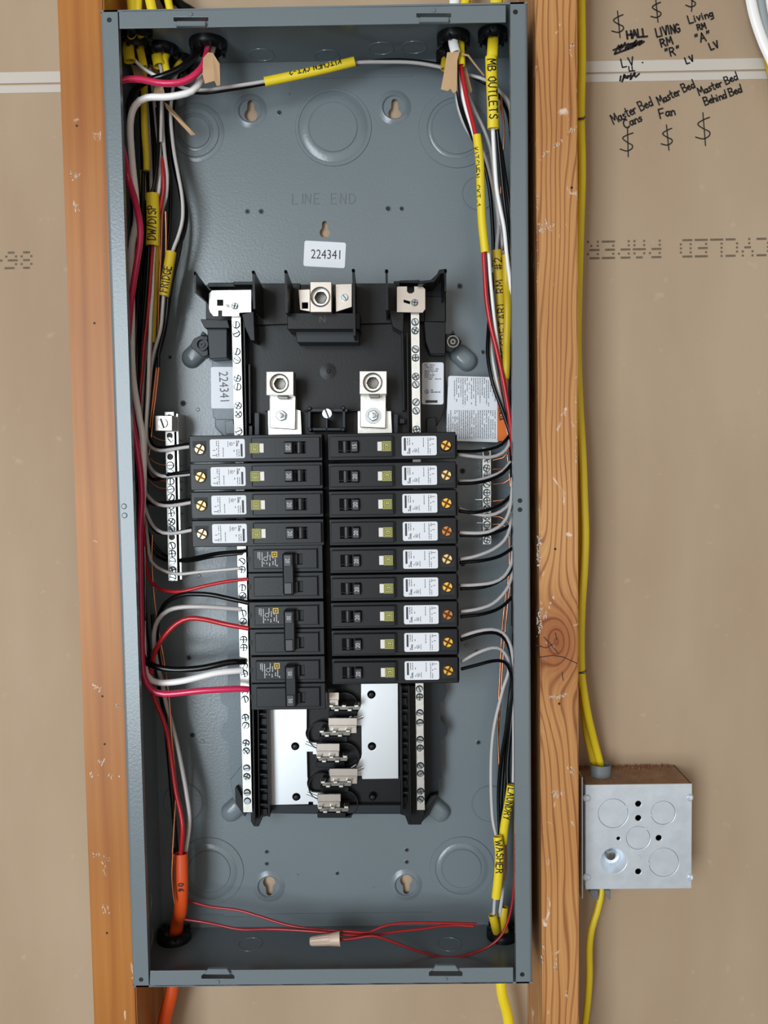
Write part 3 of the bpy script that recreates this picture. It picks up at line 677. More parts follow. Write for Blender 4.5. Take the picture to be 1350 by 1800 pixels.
def screw(kind, px, py, Y, parent, ang=None, name='screw', label=None):
    r, cross, m = {'zinc': (.0030, False, 'zinc'), 'combo': (.0030, True, 'zinc'), 'big': (.0046, False, 'alu'), 'brass': (.0045, True, 'brass'), 'brass2': (.0045, True, 'brass2'), 'bronze': (.0045, True, 'bronze'), 'white': (.0046, False, 'alu'), 'small': (.0024, True, 'zinc')}[kind]
    c = P(px, py, Y); a = ang if ang is not None else random.uniform(0, PI)
    if kind not in SCR:
        o = screw_mesh(r, .0007 if r < .004 else .0012, cross).build(name, M[m], origin=Vector((0,0,0))); o.data.materials.append(M['slot']); slotfaces(o.data); SCR[kind] = o.data; D2.objects.remove(o)
    o = D2.objects.new(name, SCR[kind]); col.objects.link(o); o.parent = parent
    o.location = c-WL[parent]; o.rotation_euler = (0, a, 0)
    if label: o['label'] = label
    return o
def bar(x0a, x1a, ya, x0b, x1b, yb_, ys, empty, Y, thick, m, name, parent, r=.0034, kinds=('zinc',)):
    """terminal bar with round wells; ys screw rows, empty rows without a screw"""
    outer = W([(x0a,ya),(x1a,ya),(x1b,yb_),(x0b,yb_)], Y); lp = [outer]
    ctr = lambda y: (x0a+x1a)/2+((x0b+x1b)/2-(x0a+x1a)/2)*(y-ya)/(yb_-ya)
    last = None; hs = []
    for y in sorted(list(ys)+list(empty)):
        c = P(ctr(y), y, Y); rr = r if y not in empty else r*.8
        if last and (c-last).length < 2*r+.0004: rr = max(.002, (c-last).length-r-.0004)
        lp.append(circ(c.x, c.z, rr, 14)); last = c; hs.append((y, rr))
    mb = hplate(MB(), lp, Y*.001, Y*.001+.0022, .0002)
    xs = [p[0] for p in outer]; 
    o = part(mb, name, m, parent) if parent else mb.build(name, M[m])
    MB().prism(W([(x0a+.3,ya+.3),(x1a-.3,ya+.3),(x1b-.3,yb_-.3),(x0b+.3,yb_-.3)], Y), (Y+2.2)*.001, (Y+thick)*.001, 0).build('bar_core', M['wellshade'], o)
    return o, [(ctr(y), y) for y, rr in hs if y in ys]

# metal pan
M['pan'] = mat('pan_enamel', (96,108,116), .36, bump=.15, bscale=420)
PP([(372,560),(425,560),(428,766),(392,766),(378,752),(378,735),(374,735)], 80, 82, 'pan', 'pan')
PP([(378,737),(418,737),(420,766),(393,766),(379,750)], 76, 80, 'pan', 'pan_step')
PP([(395,740),(410,738),(414,763),(396,763)], 73, 76, 'pan', 'pan_step')
PP([(722,545),(782,520),(783,640),(783,712),(776,735),(760,762),(722,770)], 78, 82, 'black', 'pan')
PP([(750,735),(766,733),(768,762),(749,766)], 72, 78, 'black', 'pan_step')
PP([(398,960),(438,960),(446,1450),(432,1440),(409,1400),(408,1374),(404,1372),(402,1305),(389,1295),(387,1285),(391,1277),(401,1266),(400,1243),(389,1236),(387,1218),(400,1214),(400,1100),(398,1090)], 76, 80, 'pan', 'pan')
PP([(404,1372),(427,1343),(440,1343),(444,1440),(411,1400)], 72, 76, 'pan', 'pan_step')
PP([(413,1385),(417,1383),(429,1409),(436,1428),(430,1436),(414,1412)], 66, 72, 'holeshade', 'pan_notch')
PP([(722,1195),(775,1195),(780,1203),(786,1215),(782,1228),(774,1236),(774,1265),(787,1280),(786,1290),(775,1302),(776,1368),(771,1370),(771,1400),(755,1432),(738,1448),(725,1448)], 76, 80, 'charcoal', 'pan')
PP([(757,1399),(771,1396),(742,1436),(738,1430)], 68, 76, 'holeshade', 'pan_notch')
# base
PP([(432,556),(722,552),(735,1190),(738,1432),(706,1431),(620,1431),(617,1438),(568,1438),(566,1431),(474,1430),(440,1430),(436,1100)], 66, 74, 'black', 'base_plate')
PP([(441,1444),(446,1453),(455,1453),(462,1436),(474,1434),(474,1245),(441,1245)], 58, 66, 'black', 'rail_base')
PP([(704,1205),(704,1432),(712,1434),(718,1450),(740,1450),(746,1435),(740,1205)], 58, 66, 'black', 'rail_base')
PP([(472,1415),(706,1415),(706,1430),(472,1430)], 60, 66, 'charcoal', 'base_edge')
# rails with teeth, left and right of the bus, upper and lower
def rail(x, y0, y1, w_, Yf, dx=0): return PP([(x,y0),(x+w_,y0),(x+w_+dx,y1),(x+dx,y1)], Yf, 66, 'black', 'rail', .0003)
rail(443, 1245, 1449, 3, 40, 3); rail(452, 1245, 1440, 3, 48, 2); rail(468, 1245, 1436, 3.5, 46, 3)
rail(703, 1205, 1432, 3.5, 46, 2); rail(717, 1205, 1446, 3, 40, 3)
for k in range(7):
    y = 1254+k*26.5
    PP(rect(456, y, 469, y+3), 50, 66, 'charcoal', 'rail_tooth', .0003); PP(rect(458, y+9, 470, y+20), 55, 66, 'black', 'rail_tooth', .0003)
for k in range(7):
    y = 1218+k*29
    PP(rect(706, y, 717, y+3), 50, 66, 'charcoal', 'rail_tooth', .0003); PP(rect(706, y+9, 715, y+21), 54, 66, 'black', 'rail_tooth', .0003)
rail(427, 560, 766, 3, 46, 4); rail(436, 640, 745, 4, 52, 1); PP([(447,725),(456,725),(456,766),(447,766)], 52, 66, 'charcoal', 'rail_tooth'); PP([(437,748),(444,748),(444,766),(437,766)], 50, 66, 'black', 'rail_tooth')
rail(705, 575, 722, 3.5, 46, 3); rail(714, 585, 766, 3, 48, 2); PP([(692,727),(700,727),(700,766),(692,766)], 52, 66, 'charcoal', 'rail_tooth'); PP([(702,735),(712,735),(712,745),(702,745)], 50, 66, 'black', 'rail_tooth')
# neutral bars
nl = [571,586,618,633,665,680,713,728,758, 987,1001,1033,1047,1078,1092,1124,1138,1170,1184,1215,1229,1261,1275,1306,1320,1350,1365,1393,1408]
o, hs = bar(407,423,556,427.5,443.5,1428, nl, [], 46, 8, 'tin', 'neutral_bar', bus)
for x, y in hs: screw(random.choice(('zinc','combo')), x, y, 46.6, o)
nr = [566,581,614,629,662,676,707,722,755,1211,1225,1253,1270,1300,1315,1346,1360,1391,1405]
o, hs = bar(722,737,549,733,747,1424, nr, [], 46, 8, 'tin', 'neutral_bar', bus)
for x, y in hs: screw(random.choice(('zinc','combo')), x, y, 46.6, o)
# aluminium bus plates with their curved cut-outs
def cv(x, y): return (380+x/3.214, 1180+y/3.214)
def arc(cx, cy, rx, ry, a0, a1, n=9): return [(cx+rx*math.cos(math.radians(a0+(a1-a0)*k/n)), cy+ry*math.sin(math.radians(a0+(a1-a0)*k/n))) for k in range(n+1)]
LB = [cv(298,190),cv(512,190),cv(512,330)]+arc(541.5+18,1289,22,19,200,120,5)+[cv(697,410),cv(697,470),cv(545,470),cv(545,455),cv(513,455),cv(516,590)]+arc(561,1377,21,19,200,125,5)+[cv(703,698),cv(703,755),cv(548,755),cv(546,738),cv(524,738),cv(522,752),cv(308,756)]
def holes_at(cs, r, Y): return [circ(P(x,y,Y).x, P(x,y,Y).z, r, 18) for x, y in cs]
o = part(hplate(MB(), [W(LB, 60)]+holes_at([(519,1312),(521,1401)], .0038, 60), .060, .064, .0003), 'bus_bar', 'alu')
RBp = [cv(818,60),cv(1027,60),cv(1030,607),cv(825,610),cv(822,592),cv(800,592),cv(798,625),cv(640,630),cv(636,560),cv(755,548)]+[cv(800,520),cv(818,490),cv(822,470),cv(820,308),cv(795,308),cv(795,335),cv(634,335),cv(633,264),cv(745,262)]+[cv(795,235),cv(815,205),cv(818,180)]
o2 = part(hplate(MB(), [W(RBp, 60)]+holes_at([(653,1221),(654,1312)], .0039, 60), .060, .064, .0003), 'bus_bar', 'alu')
for q, pr in (((519,1312),o),((521,1401),o),((653,1221),o2),((654,1312),o2),((655,1401),bus)):
    MB().lathe(P(q[0], q[1], 62), [(0,-.0026),(.0022,-.0022),(.0036,0),(.0038,.002)], 16).build('rivet_boss', M['black'], pr)
for pl, pr in (([cv(505,402),cv(572,430)],o),([cv(512,688),cv(577,714)],o),([cv(765,280),cv(832,255)],o2),([cv(768,568),cv(832,542)],o2)):
    (x0,y0),(x1,y1) = pl; a = P(x0,y0,60); b = P(x1,y1,60); tube(mb := MB(), Path([a, (a+b)/2, b], .003), 1.6, .9, 8); mb.build('stiffening_rib', M['alu'], pr)
# round wells, raised stab contacts
for x, y, r in ((606,1238,24),(566,1289,24),(606,1327,26),(567,1378,24),(606,1408,24)):
    c = P(x, y, 66); MB().lathe((c.x, .066, c.z), [(r*.00056,0),(r*.00056,-.007),(r*.00052,-.007),(r*.00052,0)], 24).build('stab_well', M['black'], bus)
def stab(x0, x1, y0, dirn, narrow=False):
    """folded contact: flat top, ledge, then a row of clip teeth; world depth 40..60"""
    mb = MB(); Yt = 44
    pprism(mb, [(x0,y0),(x1,y0),(x1,y0+14),(x0,y0+14)], Yt, Yt+2, .0003)
    pprism(mb, [(x0+1,y0+15.5),(x1-1,y0+15.5),(x1-1,y0+27),(x0+3,y0+27)], Yt+3, Yt+5, .0003)
    pprism(mb, [(x0+1,y0+13),(x1-1,y0+13),(x1-1,y0+16.5),(x0+1,y0+16.5)], Yt-.6, 60, .0003)
    s = part(mb, 'stab_contact', 'warmtin')
    a, b = (x0-16, x1) if dirn > 0 else (x0, x1+14)
    for i, (u, dy) in enumerate(((0,22),(9,29),(22,22),(32,29),(46,21) if not narrow else (44,22))):
        t = pprism(MB(), [(a+u,y0+dy),(a+u+9,y0+dy),(a+u+8.4,y0+dy+4.6),(a+u+.6,y0+dy+4.6)], Yt-2, Yt+6, .0005); t.build('clip_tooth', M['tin'], s)
    pprism(MB(), [(a+2,y0+24),(a+56,y0+24),(a+54,y0+31),(a+4,y0+31)], Yt+1, 64, .0003).build('clip_spring', M['steel'], s)
    PP(rect(a, y0+32, a+50, y0+42), 56, 64, 'black', 'well_step')
stab(578, 596, 1217, -1, True); stab(577, 628, 1262, 1); stab(556, 597, 1307, -1); stab(579, 629, 1351, 1); stab(558, 599, 1396, -1)

# barrier of black fins with the service lugs between
def fin(x, y0, y1, Yf, Yb, t=1.6, low=None):
    """plate standing square to the wall; its free edge is seen at x from y0 to y1"""
    a, b = P(x, y0, Yf), P(x, y1, Yf); xx = (a.x+b.x)/2; tt = t*.0005
    z0, z1 = a.z, b.z; zl = z1 if low is None else low
    pts = [(Yf*.001, z0), (Yb*.001, z0-.006), (Yb*.001, zl), (Yf*.001, z1)]
    mb = MB(); mb.add([(xx+s*tt, y, z) for s in (-1, 1) for y, z in pts], [(0,1,2,3),(7,6,5,4),(0,4,5,1),(1,5,6,2),(2,6,7,3),(3,7,4,0)])
    mb.lathe((xx, Yf*.001+.002, z0-.0012), [(0,-.002),(.0016,-.002),(.0016,.002)], 10)
    return part(mb, 'barrier_fin', 'black')
fin(343, 478, 514, 12, 80); fin(446, 476, 543, 12, 74, 2); fin(503, 475, 550, 12, 74, 2); fin(622, 473, 590, 12, 74, 2); fin(680, 474, 545, 12, 74, 2); fin(783, 474, 512, 14, 80)
PP([(366,497),(450,496),(450,504),(366,505)], 56, 80, 'black', 'barrier_wall'); PP([(410,495),(445,495),(445,501),(410,501)], 50, 56, 'black', 'barrier_tab')
PP([(362,500),(452,500),(452,566),(362,562)], 66, 78, 'black', 'barrier_base')
PP([(448,498),(528,498),(528,569),(448,572)], 62, 74, 'black', 'barrier_base'); PP([(618,498),(698,498),(700,568),(620,570)], 62, 74, 'black', 'barrier_base')
PP([(526,500),(624,500),(624,560),(526,560)], 64, 74, 'black', 'barrier_base')
PP([(692,494),(784,494),(784,566),(692,566)], 68, 80, 'black', 'barrier_base'); PP([(702,493),(738,492),(738,498),(702,498)], 52, 68, 'black', 'barrier_tab'); PP([(735,494),(757,492),(768,482),(772,474),(785,472),(785,480),(774,482),(764,496),(735,500)], 30, 68, 'black', 'barrier_wall')
PP([(425,552),(446,547),(448,600),(440,598),(430,575)], 40, 66, 'black', 'barrier_skirt'); PP([(683,545),(710,545),(709,585),(690,575)], 44, 66, 'black', 'barrier_skirt')
PP([(352,561),(400,562),(404,577),(360,577)], 52, 74, 'black', 'barrier_arm'); PP([(746,520),(783,522),(783,566),(746,566)], 66, 78, 'black', 'barrier_arm')
PP([(505,550),(633,550),(633,579),(505,579)], 30, 62, 'black', 'neutral_lug_cover'); PP([(519,580),(631,580),(631,602),(522,602)], 44, 66, 'charcoal', 'lug_cover_skirt')
text(mb := MB(), 'N', P(567,562,29.6), .0085); part(mb, 'letter', 'handle', label='raised letter N')
sqh = lambda x, y, r, Y: W(rect(x-r, y-r, x+r, y+r), Y)
def lugplate(pts, hol, Y, m, name='lug_plate', label=None): return part(hplate(MB(), [W(pts, Y)]+hol, Y*.001, Y*.001+.003, .0004), name, m, label=label)
o = lugplate([(372,510),(442,509),(442,549),(421,550),(421,556),(390,556),(390,546),(384,546),(384,556),(375,556),(369,549),(367,543),(367,516)], [sqh(387,532,5,40)], 40, 'tin', label='bright tin lug plate, left')
screw('small', 413, 538, 39.5, o); MB().lathe(P(413,538,39.9), [(0,0),(.0033,-.0001),(.0036,.0005)], 16).build('washer', M['steel'], o); PP([(396,535),(402,535),(405,541),(399,540)], 39.6, 40, 'steel', 'scratch', 0, o)
o = lugplate([(699,503),(716,503),(716,512),(719,515),(724,515),(728,512),(728,503),(743,503),(748,508),(748,543),(743,550),(697,549),(697,505)], [W([(710,527),(721,530),(720,534),(710,531)], 40)], 40, 'warmtin', label='tin lug plate with a top notch, right')
screw('small', 729, 532, 39.5, o); MB().lathe(P(729,532,39.9), [(0,0),(.0033,-.0001),(.0036,.0005)], 16).build('washer', M['steel'], o)
lugplate([(524,509),(545,508),(545,548),(527,545)], [sqh(536,537,5,44)], 44, 'warmtin')
def lug_block(x0, y0, x1, y1, Y, Yb, m, hx=True, rr=.0088):
    c = P((x0+x1)/2-1, (y0+y1)/2, Y)
    o = part(hplate(MB(), [W(rect(x0,y0,x1,y1), Y), circ(c.x, c.z, rr*.86, 24)], Y*.001, Yb*.001, .0005), 'lug_block', m)
    MB().lathe(c, [(rr*1.02,-.0003),(rr*.98,-.0005),(rr*.84,.0004),(rr*.82,.004),(rr*.62,.004),(rr*.6,.003)], 28).build('lug_collar', M['tin'], o)
    hexr = rr*.62; mb = MB()
    mb.add([(c.x+hexr*math.cos(PI/3*k)*q, c.y+h, c.z+hexr*math.sin(PI/3*k)*q) for q, h in ((1.05,.0030),(1,.0032),(1,.013)) for k in range(6)], [(j*6+k, j*6+(k+1)%6, (j+1)*6+(k+1)%6, (j+1)*6+k) for j in range(2) for k in range(6)]+[(12,13,14,15,16,17)])
    mb.build('hex_socket', M['steel'], o); return o
lug_block(545, 495, 583, 549, 18, 44, 'warmtin'); o = PP([(589,499),(619,498),(619,540),(590,549)], 30, 44, 'warmtin', 'ground_lug')
screw('zinc', 606, 523, 29.6, o, 1.0)
# main lugs
for x, sx in ((492,0),(656,1)):
    if not sx: bp = [(465,722),(471,722),(472,764),(530,764),(528,722),(521,720),(521,700),(474,700),(474,722)]
    else: bp = [(628,722),(633,722),(633,700),(679,700),(680,722),(688,722),(690,764),(628,764)]
    PP(bp, 56, 60, 'tin', 'lug_base')
    PP([(474,690),(520,692),(519,755),(474,752)] if not sx else [(633,690),(679,690),(678,753),(633,751)], 50, 55.8, 'tin', 'lug_tongue')
    lug_block(*( (468,653,516,695) if not sx else (632,652,680,693)), 30, 50, 'tin')
    PP([(487,696),(507,697),(505,701),(489,701)] if not sx else [(648,694),(668,694),(666,699),(650,699)], 38, 52, 'steel', 'lug_clip', .0003)
    nx = 495 if not sx else 656
    c = P(nx, 731, 50); mb = MB()
    mb.lathe(c, [(0,-.0004),(.0072,-.0004),(.0074,0)], 24); n1_ = part(mb, 'washer', 'zinc')
    mb = MB().prism([(c.x+.0052*math.cos(PI/3*k+.3), c.z+.0052*math.sin(PI/3*k+.3)) for k in range(6)], .045, .0495, .0006); mb.build('hex_nut', M['alu'], n1_)
    MB().lathe(c, [(0,-.012),(.0022,-.0115),(.0026,-.010),(.0026,-.004)], 14).build('stud_tip', M['zinc'], n1_)
# centre bracket
br = part(pprism(MB(), rect(541,718,611,724), 40, 66, .0004), 'bracket', 'charcoal')
for a in (rect(541,718,546,757), rect(602,718,607,756), rect(541,752,607,757), rect(572,735,576,756)): pprism(MB(), a, 40, 66, .0004).build('bracket_wall', M['charcoal'], br)
for x, y in ((544,718),(603,717),(545,755),(603,755)): MB().lathe(P(x, y, 38), [(0,-.001),(.0012,-.001),(.0020,0),(.0020,.02)], 12).build('bracket_post', M['charcoal'], br)
screw('white', 575, 727, 36, br, 1.2)
for x in (534, 612): PP(rect(x, 720, x+14, 723), 50, 66, 'black', 'spring_arm')
MB().lathe(P(577, 653, 66), [(0,-.0015),(.0012,-.0015),(.0018,-.0006),(.008,0)], 24).build('mould_mark', M['black'], bus)
# fixing bosses beside the bars
for sx, bx in ((0,350),(1,798)):
    PP([(364,577),(399,577),(399,629),(368,631)] if not sx else [(745,565),(783,566),(783,622),(756,622),(748,600)], 58, 78, 'charcoal' if not sx else 'black', 'fixing_block')
    pts = [(365,590),(354,589),(341,595),(335,605),(337,612),(357,628),(366,624)] if not sx else [(783,587),(795,587),(806,592),(812,601),(806,607),(793,620),(783,617)]
    f_ = PP(pts, 66, 80, 'black', 'fixing_boss')
    c = P(bx+6 if not sx else bx-2, 606 if not sx else 601, 66)
    MB().lathe(c, [(.0058,0),(.0058,-.003),(.0046,-.003),(.0044,.0005),(.0026,.0005),(.0026,-.0015),(.0012,-.0015),(.0012,.002),(0,.002)], 18).build('fixing_screw', M['steel'] if sx else M['charcoal'], f_)
    PP([(352,589),(356,582),(361,589)] if not sx else [(792,587),(796,580),(800,587)], 60, 78, 'black', 'boss_point', .0002, f_)
s2 = sticker([(370,645),(411,645),(412,718),(373,718)], .002, 79.4, parent=bus, label='white sticker printed 224341, standing on end')
text(mb := MB(), '224341', P(393,681,79.1), .0125, -PI/2+.03, .82); mb.build('printed_number', M['inkgrey'], s2)
def bars(mb, x0, y0, x1, y1, Y, rows, vertical=False, h=.5, seed=1, dens=.85, jag=True):
    """rows of tiny illegible words between the corners"""
    rnd = random.Random(seed)
    for r_ in range(rows):
        t = (r_+.5)/rows; L0 = (x1-x0) if not vertical else (y1-y0); pos = 0; end = L0*(rnd.uniform(.5, 1) if jag else 1)
        while pos < end:
            wl = rnd.uniform(2, 7); wl = min(wl, end-pos)
            if rnd.random() < dens:
                if not vertical: a = rect(x0+pos, y0+(y1-y0)*t-h, x0+pos+wl-.8, y0+(y1-y0)*t+h)
                else: a = rect(x0+(x1-x0)*t-h, y0+pos, x0+(x1-x0)*t+h, y0+pos+wl-.8)
                mb.add([P(q[0], q[1], Y) for q in a], [(0,1,2,3)])
            pos += wl
s3 = sticker([(742,637),(780,637),(779,711),(742,711)], .002, 77.4, parent=bus, label='small white rating sticker with tiny print')
mb = MB(); bars(mb, 746, 640, 777, 668, 77.1, 8, seed=4, h=.75); bars(mb, 757, 684, 775, 691, 77.1, 2, seed=5, h=.9, jag=False); mb.build('fine_print', M['inkgrey'], s3)
mb = MB(); pprism(mb, rect(748,703.5,769,708), 77.05, 77.3, 0); c = P(750,688.5,77.1); mb.lathe(c, [(.0017,0),(.0021,0)], 16); write_px(mb, 'UL', 748.6, 690.3, 3.6, 0, 77.1, .6, jit=0, gap=.1); mb.build('black_mark', M['ink'], s3)
s4 = sticker([(782,661),(875,664),(893,776),(779,775)], .002, 77.0, parent=box, name='warning_sticker', label='white multilingual warning sticker with an orange edge')
s4.location.y += 0
mb = MB(); bars(mb, 797, 664, 872, 717, 76.7, 20, True, .62, 11, .9); bars(mb, 783, 721, 872, 772, 76.7, 24, True, .62, 12, .9, False); bars(mb, 784, 664, 790, 690, 76.7, 1, True, .8, 3); mb.build('fine_print', M['inkgrey'], s4)
og = pprism(MB(), [(874,664),(893,664),(893,775),(874,775)], 76.6, 76.9, 0).build('orange_band', M['orangelabel'], s4, label='orange band lettered ADVERTENCIA')
write_px(mb := MB(), 'ADVERTENCIA', 877, 690, 8, -90, 76.4, 1.5, jit=0, gap=.16, wide=.8); mb.build('lettering', M['ink'], og)
# ground bars
def ground_bar(args, ys, empty, Y, label):
    o, hs = bar(*args, ys, empty, Y, 9, 'tin', 'ground_bar', None, .0035)
    tag(o, label, 'ground bar')
    for x, y in hs: screw(random.choice(('zinc','combo')), x, y, Y+.6, o)
    return o
gl = ground_bar((289.5,305.5,724,296,312,1021), [774,818,831,846,860,874,889,902,917,930,959,973,986,1002,1015], [734,766,803,944], 62, 'silver ground bar with a large square lug, left side of the box')
pprism(MB(), [(309,727),(313,727),(320,1019),(316,1019)], 66, 94.4, .0003).build('mounting_rail', M['tin'], gl)
lb = pprism(MB(), rect(272,730,303,758), 48, 64, .0006).build('lug', M['warmtin'], gl); screw('big', 286, 744, 47.4, lb, 1.25)
gr = ground_bar((848,863,787,849,863.5,957), [809,823,836,851,866,880,894,908,922,949], [797,934], 62, 'short silver ground bar on the right side of the box')
pprism(MB(), [(850,789),(861,789),(862,955),(851,955)], 71.1, 94.4, .0003).build('mounting_rail', M['tin'], gr)

# ------------------------------------------------------------------ breakers (local metres: x from the inner end outwards, z up; front faces at -y)
YBK = 17.0
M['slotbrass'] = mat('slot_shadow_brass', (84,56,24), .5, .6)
def breaker_frame(px, py): return P(px, py, YBK)
PXM = 1.0/((P(675,980,YBK)-P(676,980,YBK)).length)       # pixels per metre at breaker depth
def u(v): return v/PXM
def bprism(mb, x0, z0, x1, z1, yf, yb, bev=.0004): return mb.prism(rect(x0,z0,x1,z1), yf, yb, bev)
def make_single(L_, off, num, label, screwkind):
    """L_ length px, off: shift of the handle panel outwards, px"""
    root = thing('circuit_breaker', (0,0,0), label, 'breaker', 'single-pole breakers')
    o_ = lambda mb, name, m, parent=root, lab=None: mb.build(name, M[m], parent, label=lab)
    Z = u(24)-.0003
    # body: inner block, low outer terminal end
    mb = MB(); mb.prism([(0,-Z),(u(L_-3),-Z),(u(L_-3),Z),(0,Z)], 0, .0285, .0006)
    o_(mb, 'body', 'breaker')
    ax0, ax1 = u(4), u(113+off)
    x_t0, x_t1 = u(20+off*.9), u(54+off*1.2)
    x_n0 = u(41.5+off)
    # raised handle panel with a real window
    mb = hplate(MB(), [rect(ax0,-u(18),ax1,u(18)), rect(x_t0,-u(10),x_t1,u(10))], -.0050, 0, .0004)
    o_(mb, 'handle_panel', 'breaker2')
    mb = MB(); bprism(mb, u(71+off), -u(18.2), u(71.8+off), u(18.2), -.0051, -.0045, 0); bprism(mb, ax0, -u(6.6) if off else -u(7), ax1, -u(6.2), -.00505, -.0045, 0)
    o_(mb, 'panel_seam', 'black')
    bprism(MB(), x_t0, -u(10), x_t1, u(10), -.0004, .0002, 0).build('window_floor', M['holeshade'], root)
    mb = MB(); n = 8
    xc = x_t0+u(11); pr = [(xc-u(8), -.0005)]+[(xc+u(8)*math.cos(PI-PI*k/n), -.001-.0035*math.sin(PI*k/n)) for k in range(n+1)]+[(xc+u(8), -.0005)]
    m_ = len(pr); mb.add([(x, y, z) for z in (-u(9.5), u(9.5)) for x, y in pr], [(i, (i+1)%m_, m_+(i+1)%m_, m_+i) for i in range(m_)]+[tuple(range(m_)), tuple(range(m_, 2*m_))])
    o_(mb, 'rocker', 'black')
    mb = MB(); bprism(mb, x_n0, -u(9.3), x_t1-u(.5), u(9.3), -.0105, -.001, .0006)
    h = o_(mb, 'handle', 'handle')
    mb = MB(); text(mb, num, Vector(((x_n0+x_t1)/2, -.0107, 0)), u(11), PI/2 , .8); mb.build('rating_number', M['inkwhite'], h)
    # test button
    mb = MB(); bprism(mb, u(87+off*1.5), -u(8), u(94.5+off*1.5), u(8), -.0062, -.0045, .0003); o_(mb, 'test_button_side', 'wbutton')
    mb = MB(); bprism(mb, u(94.5+off*1.5), -u(8.6), u(111+off*1.5), u(8.6), -.0066, -.0045, .0003); b = o_(mb, 'test_button', 'olive')
    mb = MB(); cx_ = u(102.7+off*1.5)
    for q, t in ((7.0,1.0),(4.4,1.0)):
        for a in (rect(cx_-u(q),-u(q),cx_+u(q),-u(q-t)), rect(cx_-u(q),u(q-t),cx_+u(q),u(q)), rect(cx_-u(q),-u(q),cx_-u(q-t),u(q)), rect(cx_+u(q-t),-u(q),cx_+u(q),u(q))):
            mb.add([(p[0], -.00672, p[1]) for p in a], [(0,1,2,3)])
    letters(mb, 'D', lambda a, c: Vector((cx_+c-u(1.8), -.00673, -u(1.5)+a)), u(3.6), u(.8), jit=0)
    mb.build('logo', M['ink'], b, label='nested squares logo')
    bprism(MB(), ax1+u(.3), -u(18), ax1+u(1.5), u(18), -.0046, .0002, .0002).build('panel_ridge', M['charcoal'], root)
    # label
    lx0, lx1 = u(129+off*.7), u(190+off*.7)
    lab = MB().prism(rrect((lx0+lx1)/2, 0, lx1-lx0, u(33.5), u(3), 3), -.0003, .0001, 0).build('label', M['sticker'], root)
    mb = MB(); Yq = -.00036; rnd = random.Random(5)
    def q_(a): mb.add([(p[0], Yq, p[1]) for p in a], [(0,1,2,3)])
    q_(rect(lx0+u(4),-u(8),lx0+u(7.5),u(14)))
    for X_ in (10.5,14,19,38,46,49.5):
        z = -u(14) if X_ != 38 else -u(2)
        while z < u(13):
            l_ = u(rnd.uniform(2,5))
            if rnd.random() < .85: q_(rect(lx0+u(X_)-u(.55), z, lx0+u(X_)+u(.55), min(z+l_, u(14))))
            z += l_+u(.9)
    letters(mb, 'TYPE', lambda a, c: Vector((lx0+u(15)-c, Yq, -u(13)+a)), u(3), u(.55), jit=0)
    mb.lathe((lx0+u(24), Yq, -u(8)), [(u(2.6),0),(u(3.2),0)], 14, smooth=False)
    letters(mb, 'UL', lambda a, c: Vector((lx0+u(25.5)-c, Yq, -u(9.6)+a)), u(2.6), u(.5), jit=0)
    q_(rect(lx0+u(29), -u(13), lx0+u(29.8), -u(3))); q_(rect(lx0+u(52), u(2), lx0+u(56), u(3))); q_(rect(lx0+u(50), u(11), lx0+u(57), u(12)))
    mb.build('label_print', M['labelink'], lab)
    # brass terminal screw in its pocket
    tx = u(206+off*.85)
    bprism(MB(), tx-u(11), -u(14), tx+u(13), -u(3), -.0002, .0003, 0).build('terminal_pocket', M['holeshade'], root)
    s = D2.objects.new('terminal_screw', None) if 0 else screw_mesh(.0045, .0013, True).build('terminal_screw', M[screwkind], root, origin=Vector((0,0,0)))
    s.data.materials.append(M['slotbrass']); slotfaces(s.data); s.location = (tx, -.0008, 0); s.rotation_euler = (0, .5, 0)
    mb = MB(); mb.lathe((tx, 0, 0), [(.0050,-.0002),(.0056,-.0002)], 18, smooth=False); mb.build('terminal_ring', M['holeshade'], root)
    # wire entry block beyond the terminal
    mb = MB(); bprism(mb, u(L_-3), -Z+u(3), u(L_), Z-u(5), .004, .0285, .0005); bprism(mb, u(L_-3.2), -Z, u(L_-1), -Z+u(4), .001, .0285, .0003)
    o_(mb, 'wire_entry', 'black')
    mb = MB(); bprism(mb, 0, u(19.5), ax1, u(20.3), -.00012, .0002, 0); bprism(mb, ax1, -u(20.3), u(L_-6), -u(19.5), -.00012, .0002, 0); o_(mb, 'mould_line', 'charcoal')
    return root
ordn = ['topmost','second','third','fourth','fifth','sixth','seventh','eighth','lowest']
rtop = P(578, 786, YBK); rbot = P(581.5, 1180.5, YBK)
x_r = (rtop.x+rbot.x)/2
ry = [786,838,887,936,985,1034,1082.5,1131,1180.5]
rk = ['brass','brass2','brass','bronze','brass2','brass','bronze','brass','brass']
proto = {}
BRK = []
for i, y in enumerate(ry):
    key = ('15' if i == 0 else '20', rk[i])
    lab = 'black breaker marked %s, %s' % (key[0], 'topmost of the nine in the right column' if i == 0 else '%s of the nine in the right column%s' % (ordn[i], '' if i == 8 else ' counted from the top'))
    if key not in proto: r_ = proto[key] = make_single(226.5, 0, key[0], lab, key[1])
    else: r_ = copy_tree(proto[key]); r_['label'] = lab
    p = P(580, y, YBK); r_.location = (x_r, YBK*.001, p.z); BRK.append(r_)
lk = ['brass2','brass','brass','brass2']
ly = [788,837,887,937]
pl_ = {}
x_l = (P(567,788,YBK).x+P(569,937,YBK).x)/2
